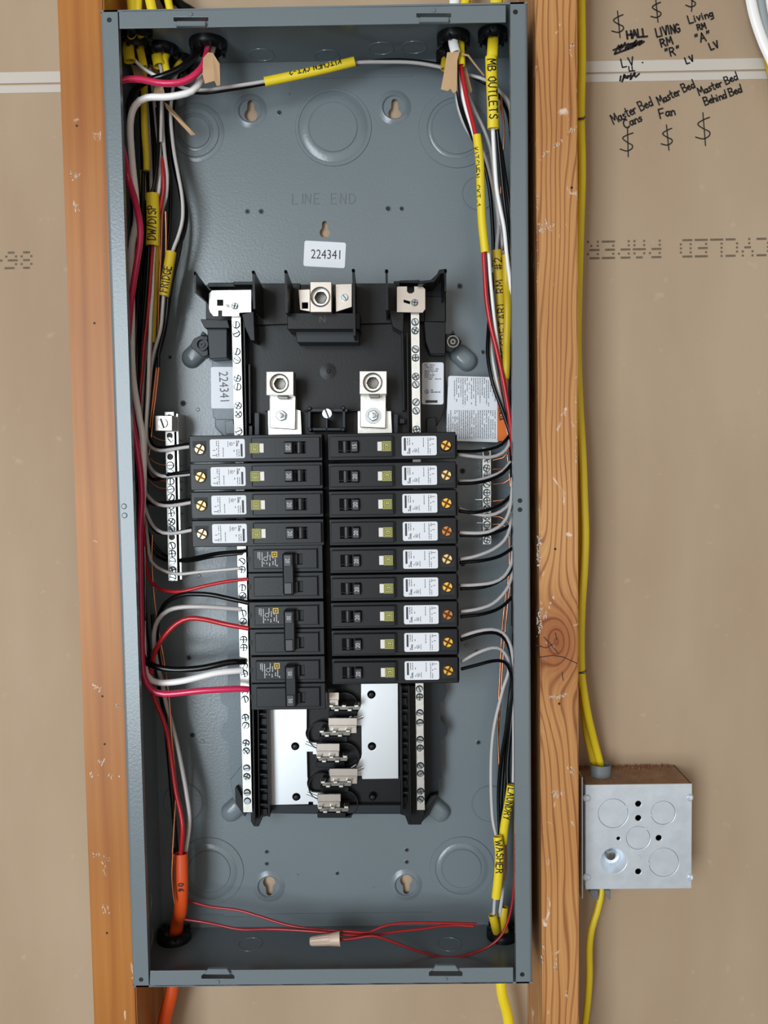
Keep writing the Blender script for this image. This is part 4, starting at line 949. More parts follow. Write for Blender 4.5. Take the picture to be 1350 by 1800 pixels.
for i, y in enumerate(ly):
    lab = 'black breaker marked 20 with %s screw, %s of four in the left column' % ('pale gold' if lk[i] == 'brass2' else 'yellow', ordn[i] if i < 3 else 'lowest')
    if lk[i] not in pl_: r_ = pl_[lk[i]] = make_single(235, 9, '20', lab, lk[i])
    else: r_ = copy_tree(pl_[lk[i]]); r_['label'] = lab
    r_['label'] = lab
    p = P(450, y, YBK); r_.location = (x_l, YBK*.001, p.z); r_.rotation_euler = (0, PI, 0)
def make_double(num, label, second=False, lower_mark=None):
    root = thing('double_breaker', (0,0,0), label, 'breaker', 'two-pole breakers')
    H = u(97)                       # two poles; local x from left end (0) to right end (133), z centre 0
    mb = MB()
    for s in (1, -1):
        mb.prism([(0,s*H/4-H/4+.0002),(u(133),s*H/4-H/4+.0002),(u(133),s*H/4+H/4-.0002),(0,s*H/4+H/4-.0002)], .0, .0285, .0006).build('body', M['breaker'], root); mb = MB()
    for s in (1, -1):
        zc = s*H/4
        a = hplate(MB(), [rect(u(11),zc-u(17),u(123),zc+u(17)), rect(u(89),zc-u(9.5),u(96.5),zc+u(8.5))], -.0030, 0, .0005).build('handle_panel', M['breaker2'], root)
        bprism(MB(), u(88), zc-u(10), u(97.5), zc+u(9), -.0006, .0001, 0).build('window_floor', M['holeshade'], root)
        bprism(MB(), u(83), zc-u(10), u(89), zc+u(9.5), -.0050, -.003, .0005).build('rocker', M['charcoal'], root)
        bprism(MB(), -u(.2), zc-u(5), u(5), zc+u(4), -.0002, .001, 0).build('notch', M['holeshade'], root)
        bprism(MB(), u(123.5), zc-u(19), u(124.5), zc+u(19), -.0012, .0002, .0002).build('panel_ridge', M['charcoal'], root)
    tie = MB().prism(rect(u(64), -H/4-u(13), u(84), H/4+u(12)), -.0110, -.0030, .0012).build('handle_tie', M['breaker'], root)
    for s in (1, -1):
        bprism(MB(), u(66.5), s*H/4-u(11), u(79.5), s*H/4+u(9), -.0122, -.0108, .0004).build('handle_cap', M['handle'], tie)
        bprism(MB(), u(79.8), s*H/4-u(10), u(80.8), s*H/4+u(9), -.0118, -.0105, 0).build('cap_edge', M['charcoal'], tie)
    mb = MB(); text(mb, num, Vector((u(73), -.0124, H/4-u(1))), u(10), -PI/2, .8)
    if lower_mark: text(mb, num, Vector((u(73), -.0124, -H/4-u(1))), u(10), -PI/2, .8)
    mb.build('rating_number', M['inkwhite'], tie)
    mb = MB(); rnd = random.Random(3)
    zc = H/4
    for X_, za, zb in ((20,2,13),(23,-1,13),(27,-13,12),(30,-12,-3),(37,4,13),(41,-2,12),(35,-13,-4),(40,-12,-6),(46,-10,3),(50,-11,2),(53,-13,-1)):
        z = za
        while z < zb:
            l_ = rnd.uniform(1.5, 4)
            if rnd.random() < .88: mb.add([(p[0], -.0032, p[1]) for p in rect(u(X_-1), zc+u(z), u(X_+.5), zc+u(min(z+l_, zb)))], [(0,1,2,3)])
            z += l_+.7
    mb.lathe((u(33), -.0032, zc+u(1)), [(u(3),0),(u(3.9),0)], 14, smooth=False)
    mb.build('printing', M['inkwhite'], root)
    mb = MB()
    for q0, q1 in ((5,4),(2.6,0)):
        pass
    c0 = (u(48.5), zc+u(8.5))
    for a in (rect(-5,-5,5,-3.2), rect(-5,3.2,5,5), rect(-5,-3.2,-3.2,3.2), rect(3.2,-3.2,5,3.2), rect(-1.6,-1.6,1.6,1.6)):
        mb.add([(c0[0]+u(p[0]), -.0033, c0[1]+u(p[1])) for p in a], [(0,1,2,3)])
    mb.build('logo', M['gold'], root, label='small yellow square logo')
    return root
for n_, (num, y, xx) in enumerate((('20',1007,437),('30',1105.5,438),('50',1201.5,440))):
    lab = ['two-pole black breaker with tied handles marked 20, below the left single breakers','two-pole black breaker with tied handles marked 30, left column','lowest two-pole black breaker, tied handles marked 50 twice'][n_]
    r_ = make_double(num, lab, lower_mark=(num == '50')); p = P(xx, y, YBK+.5); r_.location = (P(438,1105,YBK+.5).x, (YBK+.5)*.001, p.z)

# ------------------------------------------------------------------ wires and cables
XL, XR = -hw_+TH+.0004, hw_-TH-.0004
def TP(i, dx=0, dy=0, dz=-.004): p = tpos[i][0]; return Vector((p.x+dx, p.y+dy, TOPZ-dz if dz < 0 else TOPZ-dz))
def BP(i, dx=0, dy=0, dz=-.006): p = bpos[i][0]; return Vector((p.x+dx, p.y+dy, BOTZ+dz))
def cpath(pts, r, step=.005, inside=True):
    ps = [q.copy() if isinstance(q, Vector) else P(*q) for q in pts]
    if inside:
        for p in ps:
            p.x = max(XL+r*.001, min(XR-r*.001, p.x)); p.y = min(p.y, YB-r*.001-.0004)
    pa = Path(ps, step)
    if inside:
        for p in pa.p: p.x = max(XL+r*.001, min(XR-r*.001, p.x))
    return pa
GRID = {}
CELL = .012
def register(pa, r):
    for p in pa.p: GRID.setdefault((int(p.x//CELL), int(p.y//CELL), int(p.z//CELL)), []).append((p, r))
def relax(pa, r, free_ends=False):
    n = len(pa.p)
    if n < 5: return pa
    for it in range(7):
        d = [0.0]*n; hit = False
        for i, p in enumerate(pa.p):
            kx, ky, kz = int(p.x//CELL), int(p.y//CELL), int(p.z//CELL); best = 0
            for ax in (-1,0,1):
                for ay in (-1,0,1):
                    for az in (-1,0,1):
                        for q, rq in GRID.get((kx+ax, ky+ay, kz+az), ()):
                            R_ = r+rq; h2 = (p.x-q.x)**2+(p.z-q.z)**2
                            if h2 < R_*R_*.9:
                                need = math.sqrt(R_*R_-h2)-abs(p.y-q.y)
                                if need > abs(best): best = need*(1 if p.y >= q.y else -1)
            if best: hit = True
            d[i] = best
        if not hit: break
        for s_ in range(3): d = [max(d[max(i-1,0)], d[i], d[min(i+1,n-1)], key=abs)*.35+.65*(d[max(i-1,0)]+d[i]+d[min(i+1,n-1)])/3 for i in range(n)]
        for i, p in enumerate(pa.p):
            w_ = min(1, i/4, (n-1-i)/4); p.y = max(.004+r, min(YB-r-.0004, p.y+d[i]*w_*.7))
    ys = [p.y for p in pa.p]
    for s_ in range(3): ys = [ys[i] if i in (0, n-1) else (ys[i-1]+2*ys[i]+ys[i+1])/4 for i in range(n)]
    for p, y in zip(pa.p, ys): p.y = y
    q = Path.__new__(Path); q.__init__(pa.p, 10.0); return q
def wire(label, m, r, pts, name='wire', group=None, cat='wire', ry=None, inside=True, n=8):
    pa = cpath(pts, r, inside=inside)
    if inside: pa = relax(pa, r*.001); register(pa, r*.001)
    o = tube(MB(), pa, r, ry, n).build(name, M[m], label=label, sharp=60)
    return tag(o, label, cat, group)
def sleeve(label, m, rx, ry, pts, writing=None, cat='cable sleeve', name='cable_sleeve', ink='ink', inside=True, **kw):
    pa = cpath(pts, rx, .004, inside)
    o = tube(MB(), pa, rx, ry, 24, open_end=True).build(name, M[m], sharp=70); tag(o, label, cat)
    if writing:
        txt, d0, h, pen = writing; write_on(mb := MB(), txt, pa, d0, h, pen, rx, ry, **kw); mb.build('handwriting', M[ink], o)
    return o, pa
# --- left side: heavy conductors
wire('thick magenta-red cable curving from the top connector down the left wall to the lowest breaker', 'pink', 3.0,
 [TP(3,0,0,.001),(362,100,40),(352,122,28),(325,142,24),(290,147,24),(250,141,22),(222,139,15),(205,143,12),(200,180,11),(205,225,12),(217,270,22),(226,315,34),(238,355,30),(246,395,28),(246,425,28),(241,460,28),(231,525,24),(225,590,18),(219,650,14),(228,715,22),(240,785,30),(247,835,32),(249,880,34),(246,930,34),(246,960,34),(247,1050,34),(250,1160,32),(254,1192,30),(266,1212,28),(290,1220,27),(355,1214,27),(415,1211,29),(437,1212,33)], n=10)
wire('thick white cable bending under the pink cable and running to the lowest two-pole breaker', 'white', 3.1,
 [TP(3,.004,.004,.001),(362,112,46),(353,140,38),(336,160,34),(300,170,34),(258,172,34),(237,186,34),(229,218,36),(232,280,38),(238,340,40),(240,385,44),(232,430,46),(229,480,46),(228,540,46),(229,600,42),(233,655,38),(237,690,36),(245,735,36),(251,775,36),(252,850,40),(249,920,50),(250,1000,52),(250,1100,48),(254,1170,44),(262,1192,40),(280,1200,38),(320,1197,38),(380,1183,38),(426,1178,46)], n=10)
wire('thick glossy black cable from the large top connector to the lowest two-pole breaker', 'blackw', 3.0,
 [TP(3,-.005,.003,.001),(345,95,50),(320,118,44),(290,132,40),(245,150,46),(222,190,58),(218,300,64),(222,420,62),(224,520,60),(226,600,58),(222,700,52),(228,760,46),(238,870,44),(248,960,46),(250,1080,44),(252,1150,42),(265,1168,36),(300,1177,34),(350,1175,34),(400,1165,36),(430,1163,44)], n=10)
# --- left bundle
lb_ = 'wires running down the left side of the box'
wire('grey-white wire entering the FRIDGE sleeve', 'white2', 1.7, [(318,105,78),(305,150,70),(300,200,66),(305,260,64),(313,305,62),(320,345,60),(321,385,60),(312,420,60),(302,445,58),(290,500,56),(286,540,56),(282,580,58),(268,630,60),(262,690,60),(258,740,60),(259,773,58),(267,787,52),(282,792,44),(300,790,38),(335,785,33)])
wire('black wire alongside the grey-white one in the FRIDGE sleeve', 'blackw', 1.7, [(318,108,82),(310,160,78),(304,200,74),(306,260,72),(318,320,70),(328,370,68),(324,410,66),(310,445,62),(298,500,60),(292,560,62),(277,630,66),(266,700,66),(260,755,62),(268,782,54),(283,787,44),(311,784,38),(335,780,33)])
wire('black wire bowing outward beside the upper left knockout', 'blackw', 1.7, [(300,110,84),(300,200,84),(304,280,84),(315,330,82),(322,380,80),(318,430,78),(302,500,76),(290,580,74),(272,650,74),(258,720,74),(252,800,70),(263,838,58),(280,842,46),(298,834,38),(337,829,33)])
wire('grey-white wire bending to the second left single breaker', 'white2', 1.7, [(262,120,60),(272,140,62),(284,170,66),(286,230,60),(290,275,58),(294,310,58),(292,345,60),(284,375,64),(278,430,66),(270,520,68),(264,620,66),(258,700,62),(257,790,60),(264,820,54),(280,835,44),(297,837,40),(337,833,36)])
wire('grey-white wire bending to the third left single breaker', 'white2', 1.7, [(268,150,70),(276,230,70),(282,290,66),(276,340,66),(270,430,60),(267,520,60),(264,600,56),(262,660,54),(258,720,54),(254,800,56),(254,856,56),(264,876,50),(278,887,42),(302,889,38),(338,883,33)])
wire('black wire bending to the third left single breaker', 'blackw', 1.7, [(270,150,76),(280,230,76),(284,300,74),(276,350,72),(266,450,72),(262,560,70),(254,680,70),(248,790,66),(250,860,60),(262,884,52),(289,884,44),(312,881,38),(338,878,33)])
wire('grey-white wire bending to the lowest left single breaker', 'white2', 1.7, [(256,150,74),(262,240,74),(266,340,74),(262,460,70),(256,600,66),(250,700,62),(246,800,56),(250,870,52),(262,912,46),(277,932,40),(300,938,36),(342,931,33)])
wire('black wire bending to the lowest left single breaker', 'blackw', 1.7, [(250,150,80),(256,260,80),(258,400,78),(250,560,76),(242,700,72),(244,800,66),(252,880,60),(270,930,48),(296,938,40),(320,934,36),(342,927,33)])
wire('black wire behind the left ground bar to the upper two-pole breaker', 'blackw', 1.6, [(246,160,86),(250,300,84),(246,500,84),(238,700,80),(244,850,76),(256,930,76),(268,968,76),(290,984,76),(312,984,70),(340,981,56),(378,973,46),(412,970,40),(437,968,34)])
wire('long black wire above the white one at the upper two-pole breaker', 'blackw', 1.5, [(252,880,74),(262,940,76),(276,966,76),(296,980,76),(315,986,68),(340,985,56),(380,977,46),(426,973,42)])
wire('cream wire curving under the left ground bar to the neutral bar', 'white2', 1.6, [(252,880,70),(262,970,58),(269,990,54),(287,1003,50),(315,1009,48),(355,1005,46),(422,999,44)])
wire('thin bright red wire to the lower pole of the upper two-pole breaker', 'red', 1.6, [(286,278,58),(288,320,56),(285,350,56),(270,420,54),(268,440,52),(264,500,52),(259,560,52),(254,600,54),(250,650,56),(246,720,62),(248,800,66),(252,900,64),(256,980,62),(262,1016,56),(273,1030,52),(289,1038,48),(318,1040,44),(355,1031,42),(400,1022,38),(437,1018,34)])
wire('white wire out of the DW/DISP sleeve', 'white', 1.6, [(281,250,64),(280,330,58),(273,360,56),(271,430,56),(268,480,54),(265,560,50),(262,620,48),(260,690,48),(257,740,48),(255,800,48),(254,860,50),(249,960,56)])
wire('dark grey-black wire entering the DW/DISP sleeve', 'blackw', 1.7, [(276,190,62),(279,240,58),(276,290,54),(270,330,54),(264,350,54),(262,430,54),(258,500,56),(250,600,62),(242,720,60),(244,850,58)])
wire('glossy black wire hugging the left wall', 'blackw', 2.0, [(252,300,66),(250,400,66),(246,470,60),(240,560,52),(236,640,50),(232,720,44),(232,770,42),(238,850,42),(246,910,42),(250,960,44),(251,1060,46),(255,1120,50),(266,1180,58)])
wire('black wire behind the thick pink one', 'blackw', 2.0, [(244,340,80),(240,480,76),(232,620,70),(230,760,60),(236,880,60),(246,980,60),(254,1080,62),(262,1150,64)])
wire('dark red wire beside the thick pink cable at mid height', 'red', 1.7, [(232,700,38),(236,760,40),(244,830,42),(250,880,46),(254,960,50)])
wire('black wire at the back of the bundle behind the yellow tapering cable', 'blackw', 2.0, [(262,120,84),(264,200,82),(262,280,80),(258,360,82),(254,440,84),(250,520,84)])
wire('black wire left of the upper grey-white pair, behind the kraft strip', 'blackw', 1.8, [(290,120,80),(292,200,78),(296,270,76),(300,330,78),(298,400,78),(290,470,78)])
wire('dark wire behind the DW/DISP sleeve', 'blackw', 2.0, [(270,130,86),(272,240,86),(270,360,86),(262,480,84),(250,620,84)])
# upper two-pole to lower two-pole wires from the orange cable
wire('heavy black wire arching from the orange cable to the middle two-pole breaker', 'blackw', 2.3, [(311,1500,62),(303,1400,66),(290,1260,70),(281,1180,66),(276,1120,60),(279,1085,52),(292,1060,46),(318,1046,42),(344,1044,40),(373,1046,38),(402,1052,38),(438,1060,34)])
wire('cream wire looping from the orange cable to the neutral bar', 'white2', 2.2, [(326,1500,58),(333,1444,58),(328,1395,60),(315,1326,64),(302,1272,66),(291,1232,64),(284,1195,60),(277,1171,56),(271,1138,50),(271,1111,48),(278,1089,46),(296,1073,44),(324,1067,42),(367,1067,42),(424,1071,46)])
wire('bright red wire looping from the orange cable to the middle two-pole breaker', 'red', 2.3, [(318,1502,50),(321,1459,48),(318,1430,50),(309,1390,52),(301,1333,54),(293,1285,54),(281,1250,52),(270,1223,50),(264,1195,46),(266,1171,42),(273,1144,40),(289,1118,38),(311,1096,38),(333,1087,38),(360,1089,38),(400,1098,38),(438,1105,34)])
wire('black wire descending beside the looping red wire', 'blackw', 1.9, [(268,1080,74),(274,1170,74),(284,1230,74),(294,1290,74),(300,1380,72),(305,1440,66),(308,1500,60)])
wire('bare copper wire running down the left wall into the orange cable', 'copper', .9, [(268,940,70),(267,985,68),(271,1049,64),(280,1116,62),(288,1160,62),(297,1225,62),(302,1300,58),(309,1380,58),(306,1450,56),(303,1500,50)])
wire('bare copper tail lying beside the orange cable', 'copper', .8, [(304,1500,42),(302,1540,40),(305,1575,40),(307,1588,40)])
wire('second bare copper wire behind the looping red wire', 'copper', .8, [(278,1120,72),(284,1160,72),(289,1180,72)])
# bare coppers of the left bundle
cg = 'bare copper wires at the left ground bar'
for i, pts in enumerate(([(291,372,56),(292,420,58),(290,480,58),(284,560,62)], [(287,272,62),(288,320,62),(285,380,60),(283,440,62),(280,500,64),(277,600,70)], [(283,275,64),(285,330,64),(281,400,62),(280,460,64)],
   [(279,646,62),(273,700,60),(268,740,60),(262,800,62)], [(275,646,64),(269,700,62),(265,740,64),(262,760,64)], [(277,646,66),(270,710,66),(266,760,66)])):
    wire(['bright bare copper wire rising to a point above the FRIDGE sleeve','long bare copper wire left of the FRIDGE sleeve','bare copper wire just right of the DW/DISP sleeve','bright bare copper wire in the fan above the lug','bare copper wire at the left of the fan above the lug','bare copper wire at the back of the fan above the lug'][i], 'copper', .9, pts)
wire('dark wrapped end of the copper fan', 'blackw', 1.6, [(279,628,64),(278,648,64)])
for i, pts in enumerate(([(266,764,66),(273,770,66),(284,774,66),(296,775,66)], [(264,806,66),(270,812,66),(282,817,66),(298,818,66)], [(262,830,66),(268,838,66),(280,845,66),(298,846,66)], [(262,844,66),(268,851,66),(280,858,66),(298,860,66)])):
    wire(['thin bare copper wire to the highest screw of the left ground bar','thin bare copper wire to the left ground bar, below the first pair of breaker wires','thin bare copper wire to the left ground bar, upper of the close pair','thin bare copper wire to the left ground bar, lower of the close pair'][i], 'copper', .7, pts, group=None)
for i, (y, x1) in enumerate(((774,322),(818,324),(846,322),(860,320),(902,322))):
    wire('bare copper tail poking out right of the left ground bar, %s' % ('highest','second from the top','middle one','fourth from the top','lowest')[i], 'steel', .7, [(309,y,67),(x1,y+1,70)], 'wire_tail', 'copper tails right of the left ground bar')
# sleeves on the left
sleeve('yellow cable sleeve lettered DW/DISP', 'yellow', 6.0, 4.6, [(268,341,54),(269,390,52),(268,432,52)], ('DW/DISP', 43, 7.4, .95), rev=True, flip=True, wide=.82)
sleeve('yellow cable sleeve lettered FRIDGE', 'yellow2', 4.9, 4.2, [(301,443,56),(294,485,54),(288,520,54)], ('FRIDGE', 38, 7.0, .95), rev=True, flip=True, wide=.8)
sleeve('short yellow jacket end left of the DW/DISP sleeve', 'yellow2', 2.6, 2.6, [(251,300,68),(252,340,68),(252,352,68)])
wire('long yellow jacketed cable tapering down behind the white cable', 'yellow', 3.2, [(243,46,58),(248,90,62),(254,140,64),(253,180,60),(254,230,60),(257,270,60),(258,300,60)], 'cable', None, 'cable', 2.6)
wire('yellow jacketed cable between the DW/DISP and FRIDGE sleeves', 'yellow2', 2.6, [(275,432,62),(274,480,62),(271,540,62),(269,602,62)], 'cable', None, 'cable')
# yellow cables entering at top left
def jacket(label, m, rx, ry, pts, inside=True): return sleeve(label, m, rx, ry, pts, None, 'cable', 'cable_jacket', inside=inside)[0]
jacket('wide yellow cable jacket cut open at the far top left corner', 'yellow', 5.2, 3.8, [TP(0,-.004,0,.003),(228,66,46),(225,84,42),(228,108,40)])
jacket('yellow cable jacket just right of the cut-open one at top left', 'yellow', 3.6, 3.0, [TP(0,.005,0,.003),(243,68,50),(247,90,48),(253,118,46)])
jacket('broad yellow double jacket under the second connector', 'yellow', 5.4, 4.0, [TP(1,-.003,0,.003),(276,96,60),(278,106,56),(280,116,54)])
jacket('yellow jacket with a pointed cut end right of the broad one', 'yellow', 3.2, 3.0, [TP(1,.006,0,.003),(290,104,58),(294,127,56)])
jacket('small yellow jacket stub under the third connector', 'yellow2', 3.4, 3.0, [TP(2,0,0,.003),(316,112,72),(309,122,70)])
wire('thin white wire slanting out of the cut-open jacket', 'white', 1.6, [(226,90,46),(232,100,42),(250,118,42),(272,131,42),(284,136,44)])
wire('short white wire bending down from the broad yellow jacket', 'white2', 1.6, [(279,108,56),(283,120,54),(284,136,52),(284,200,56),(283,250,56)])
wire('thin black wire crossing from the third connector toward the jackets', 'blackw', 1.6, [(340,98,60),(318,122,58),(296,136,56),(286,143,58),(282,180,62)])
for i, (x, y) in enumerate(((232,10),(246,8),(262,10),(294,10))):
    wire('yellow cable above the box at top left, %s' % ('first from the left stud','second from the left stud','third from the left stud','rightmost and apart from the others')[i], 'yellow', (5.0,3.4,4.4,3.6)[i], [((214,238,252,272)[i],-700,60),((226,244,258,288)[i],-60,60),(x-2,-20,58),((234,243,268,300)[i],20,58),((238,240,274,310)[i],44,60)], 'cable', None, 'cable', 2.8, inside=False)
wire('black cable above the box beside the rightmost yellow one at top left', 'blackw', 4.4, [(268,-700,80),(282,-60,80),(310,0,72),(340,22,66),(362,46,56)], 'cable', None, 'cable', inside=False)
# kraft papers
def paper(label, pts, Ys, w0=.0003):
    ps = [P(a, b, Y) for (a, b), Y in zip(pts, Ys)]; n = len(ps)
    mb = MB(); off = Vector((0, .0004, 0)); mb.add(ps+[p+off for p in ps], [tuple(range(n)), tuple(range(2*n-1, n-1, -1))]+[(i, (i+1)%n, n+(i+1)%n, n+i) for i in range(n)])
    return tag(mb.build('kraft_paper', M['kraft']), label, 'paper', None)
paper('brown kraft paper tail hanging from the large top connector', [(357,102),(366,92),(374,93),(386,112),(387,150),(381,151),(377,142),(360,147),(356,130)], [27,28,29,30,30,29,28,27,27])
paper('twisted strip of brown kraft paper pointing to the upper left knockout', [(288,178),(296,184),(334,226),(344,237),(336,238),(318,220),(292,190)], [58,60,66,70,68,62,56])
paper('brown kraft paper behind the broad yellow jacket', [(262,112),(276,118),(284,140),(268,138)], [70,70,70,70])
paper('brown kraft paper under the cut-open yellow jacket', [(230,112),(246,118),(256,138),(236,134)], [60,60,60,60])
paper('brown kraft paper between pink cable and white cable', [(272,150),(286,150),(290,166),(270,165)], [52,52,52,52])
# KITCHEN cable across the top
wire('white wire running out of both ends of the KITCHEN sleeve', 'white2', 1.7, [(300,135,76),(312,150,66),(330,157,60),(360,158,56),(400,153,56),(466,143,60),(545,126,62),(620,111,66),(680,109,70),(735,111,72),(790,122,74),(830,133,72),(856,142,70),(876,158,66),(896,184,62),(899,230,62)])
wire('black wire running out of both ends of the KITCHEN sleeve', 'blackw', 1.7, [(300,138,80),(312,154,70),(330,161,66),(360,163,62),(400,158,62),(466,147,64),(545,130,66),(620,113,72),(680,106,78),(735,108,80),(790,118,80),(840,140,78),(870,160,74),(893,200,66),(900,260,66)])
sleeve('yellow cable sleeve lettered KITCHEN CKT-2 lying across the top of the box', 'yellow', 4.3, 3.6, [(465,144,58),(545,127,60),(623,108,62)], ('KITCHEN CKT-2', 72, 6, .9), rev=True, flip=True, v0=-2.2, wide=.85)

# --- orange cable and bottom wires
p_ = sleeve('orange cable jacket standing in the bottom left corner, marked 06', 'orange', 6.6, 5.2, [(318,1500,52),(319,1555,50),(317,1600,54),BP(0,.003,0,.016),BP(0,.0,0,-.008)], None, 'cable', 'cable_jacket')[0]
write_px(mb := MB(), '06', 313, 1553, 9, -90, 44.2, 1.5, gap=.5); mb.build('handwriting', M['ink'], p_)
wire('orange cable below the box', 'orange', 6.4, [BP(0,.0,0,-.004),(303,1736,66),(290,1790,66),(274,1870,66),(262,1960,66),(256,2100,66),(256,2400,66)], 'cable', None, 'cable', 4.6, inside=False)
rg = None
wire('thin red wire ending at the bottom right, upper of the long ones', 'darkred', 1.3, [(322,1582,66),(340,1586,66),(372,1594,66),(420,1600,64),(460,1612,60),(510,1627,56),(560,1634,52),(610,1637,50),(648,1639,50),(668,1630,52),(700,1623,54),(760,1622,56),(838,1624,58)])
wire('thin red wire from behind the orange jacket, lower of the long ones', 'darkred', 1.3, [(325,1616,62),(350,1619,62),(380,1625,58),(425,1634,54),(480,1633,54),(560,1638,48),(620,1644,48),(660,1643,50),(700,1637,54),(740,1633,56),(790,1626,60),(832,1628,58)])
wire('thin red wire looping low from the wire nut to the right side wall', 'darkred', 1.3, [(592,1652,44),(620,1650,44),(655,1645,44),(690,1655,44),(730,1670,42),(780,1683,40),(820,1679,40),(860,1663,42),(884,1640,42),(898,1600,42),(904,1550,42),(905,1480,42),(907,1400,46),(908,1330,52)])
c0, c1 = P(545,1655,43), P(598,1650,43); ax_ = (c1-c0).normalized()
mb = MB(); L_ = (c1-c0).length; e1 = ax_.cross(Vector((0,1,0))).normalized(); e2 = Vector((0,1,0))
vs_, fs = [], []; n = 24
for t, r, rib in ((0,0,0),(0,.0034,0),(.06,.0040,.00025),(.62,.0050,.00035),(.68,.0056,0),(.97,.0068,0),(1,.0068,0),(1,.0056,0),(.8,.0046,0)):
    for k in range(n):
        a = 2*PI*k/n; rr = r+(rib if k % 2 else -rib); vs_.append(c0+ax_*(t*L_)+e1*(rr*math.cos(a))+e2*(rr*math.sin(a)))
for j in range(8):
    for k in range(n): fs.append((j*n+k, j*n+(k+1)%n, (j+1)*n+(k+1)%n, (j+1)*n+k))
tag(mb.add(vs_, fs, True).build('wire_nut', M['nut'], sharp=35), 'tan ribbed wire nut on the thin red wires at the bottom', 'wire nut')

# --- right side
jacket('flat white cable jacket coming through the top of the box', 'white', 4.4, 2.6, [TP(4,-.001,0,.003),(796,66,44),(797,78,40),(801,92,38)])
wire('white cable above the box at top right', 'white', 4.4, [(806,-700,60),(800,-60,60),(799,-10,58),(798,20,56),(797,42,52)], 'cable', None, 'cable', 2.6, inside=False)
wire('yellow cable above the box beside the white one at top right', 'yellow', 3.8, [(850,-700,64),(824,-60,64),(820,-10,62),(814,20,60),(808,44,56)], 'cable', None, 'cable', 2.6, inside=False)
wire('yellow cable above the box nearest the grained stud', 'yellow', 5.2, [(886,-700,60),(878,-60,60),(874,-10,58),(870,20,58),(869,44,56)], 'cable', None, 'cable', 2.8, inside=False)
jacket('yellow cable jacket behind the flat white jacket', 'yellow', 3.6, 2.8, [TP(4,.006,.003,.003),(810,68,52),(810,90,48),(811,115,46)])
jacket('yellow jacket stub under the rear top right connector', 'yellow2', 4.0, 3.0, [TP(5,0,0,.003),(783,106,74),(782,122,70)])
paper('fan of pale kraft paper hanging below the flat white jacket', [(786,92),(808,90),(804,106),(803,160),(797,164),(792,156),(787,160),(775,157),(780,130)], [37,37,37,42,42,41,41,40,38])
paper('narrow kraft paper strip beside the red wire at top right', [(814,112),(820,120),(830,160),(824,166),(818,140)], [56,56,60,60,58])
paper('thin kraft paper string slanting toward the MB OUTLETS sleeve', [(812,93),(824,96),(836,112),(852,132),(850,134),(832,112),(822,99),(812,97)], [40,42,48,56,56,48,42,40])
wire('black wire from the flat white cable', 'blackw', 1.9, [(802,88,40),(803,120,40),(805,160,44),(812,195,52),(830,240,62),(848,280,72),(860,330,78),(866,400,80),(868,470,82)])
wire('grey-white wire from the flat white cable curving behind the CKT-1 sleeve', 'white2', 1.7, [(799,95,46),(801,150,52),(806,190,58),(818,220,60),(835,245,64),(850,270,70),(862,310,74),(872,360,72),(876,400,66),(873,440,60),(876,500,60),(882,560,62),(888,620,64)])
wire('bright red wire from the top right connector through the CKT-1 sleeve', 'red', 2.0, [(809,112,48),(815,145,46),(822,180,44),(835,232,40),(842,280,40),(846,360,40),(850,440,38),(852,480,38),(855,525,38),(862,570,40),(872,612,42),(884,665,42),(893,715,42),(899,760,46),(902,800,50)])
wire('white wire from the top right connector through the CKT-1 sleeve', 'white', 1.7, [(805,118,50),(812,160,48),(820,195,46),(834,240,42),(843,300,42),(848,370,42),(858,440,42),(862,490,42),(867,545,44),(873,595,46),(880,645,48),(889,690,50),(899,740,54)])
wire('black wire between the red and white out of the CKT-1 sleeve', 'blackw', 1.7, [(855,442,44),(857,490,46),(862,545,48),(869,600,48),(878,650,50),(887,700,52),(897,755,56)])
wire('grey wire curving right of the CKT-1 sleeve', 'white2', 1.7, [(822,165,60),(835,196,62),(850,226,62),(862,262,64),(868,310,66),(874,370,66),(882,420,68),(890,480,72)])
o_, pa_ = sleeve('yellow cable sleeve lettered CKT-1 along its left edge', 'yellow', 3.9, 3.6, [(838,238,40),(843,280,39),(845,330,39),(847,385,39),(853,444,38)], ('KITCHEN  CKT-1', 12, 5.0, .7), v0=-3.6, wide=1.05)
jacket('yellow cable jacket coming through the top connector nearest the grained stud', 'yellow', 4.9, 3.0, [TP(6,.001,0,.003),(867,68,42),(866,85,38),(865,104,38)])
o_, pa_ = sleeve('yellow cable sleeve lettered MB OUTLETS', 'yellow', 5.2, 3.8, [(863,100,34),(864,130,33),(866,180,33),(867,226,34)], ('MB OUTLETS', 4, 7.2, 1.05), wide=.95)
wire('white wire coming out of the MB OUTLETS sleeve', 'white', 1.9, [(866,215,38),(867,240,38),(869,275,38),(873,330,40),(879,365,42),(886,400,44),(891,450,46),(896,490,48),(902,530,52)])
wire('black wire coming out of the MB OUTLETS sleeve', 'blackw', 1.9, [(873,215,40),(876,250,44),(881,300,46),(886,350,48),(892,400,52),(899,460,54)])
wire('dark black wire behind the MB OUTLETS wires', 'blackw', 1.8, [(870,215,44),(880,260,54),(888,310,56),(895,360,58),(900,420,60)])
for i, pts in enumerate(([(880,160,66),(884,200,64),(886,240,66),(882,290,70),(880,340,72)],[(886,290,64),(888,340,64),(890,400,62),(887,452,56)],[(880,286,68),(883,340,68),(888,400,66),(884,440,62)],[(884,170,70),(880,190,66),(886,215,66)])):
    wire(['bare copper wire dropping behind the MB OUTLETS sleeve','bright bare copper wire ending above the second yellow jacket','bare copper wire beside the MB OUTLETS white wire','short bare copper bend near the top right corner'][i], 'copper', .9, pts)
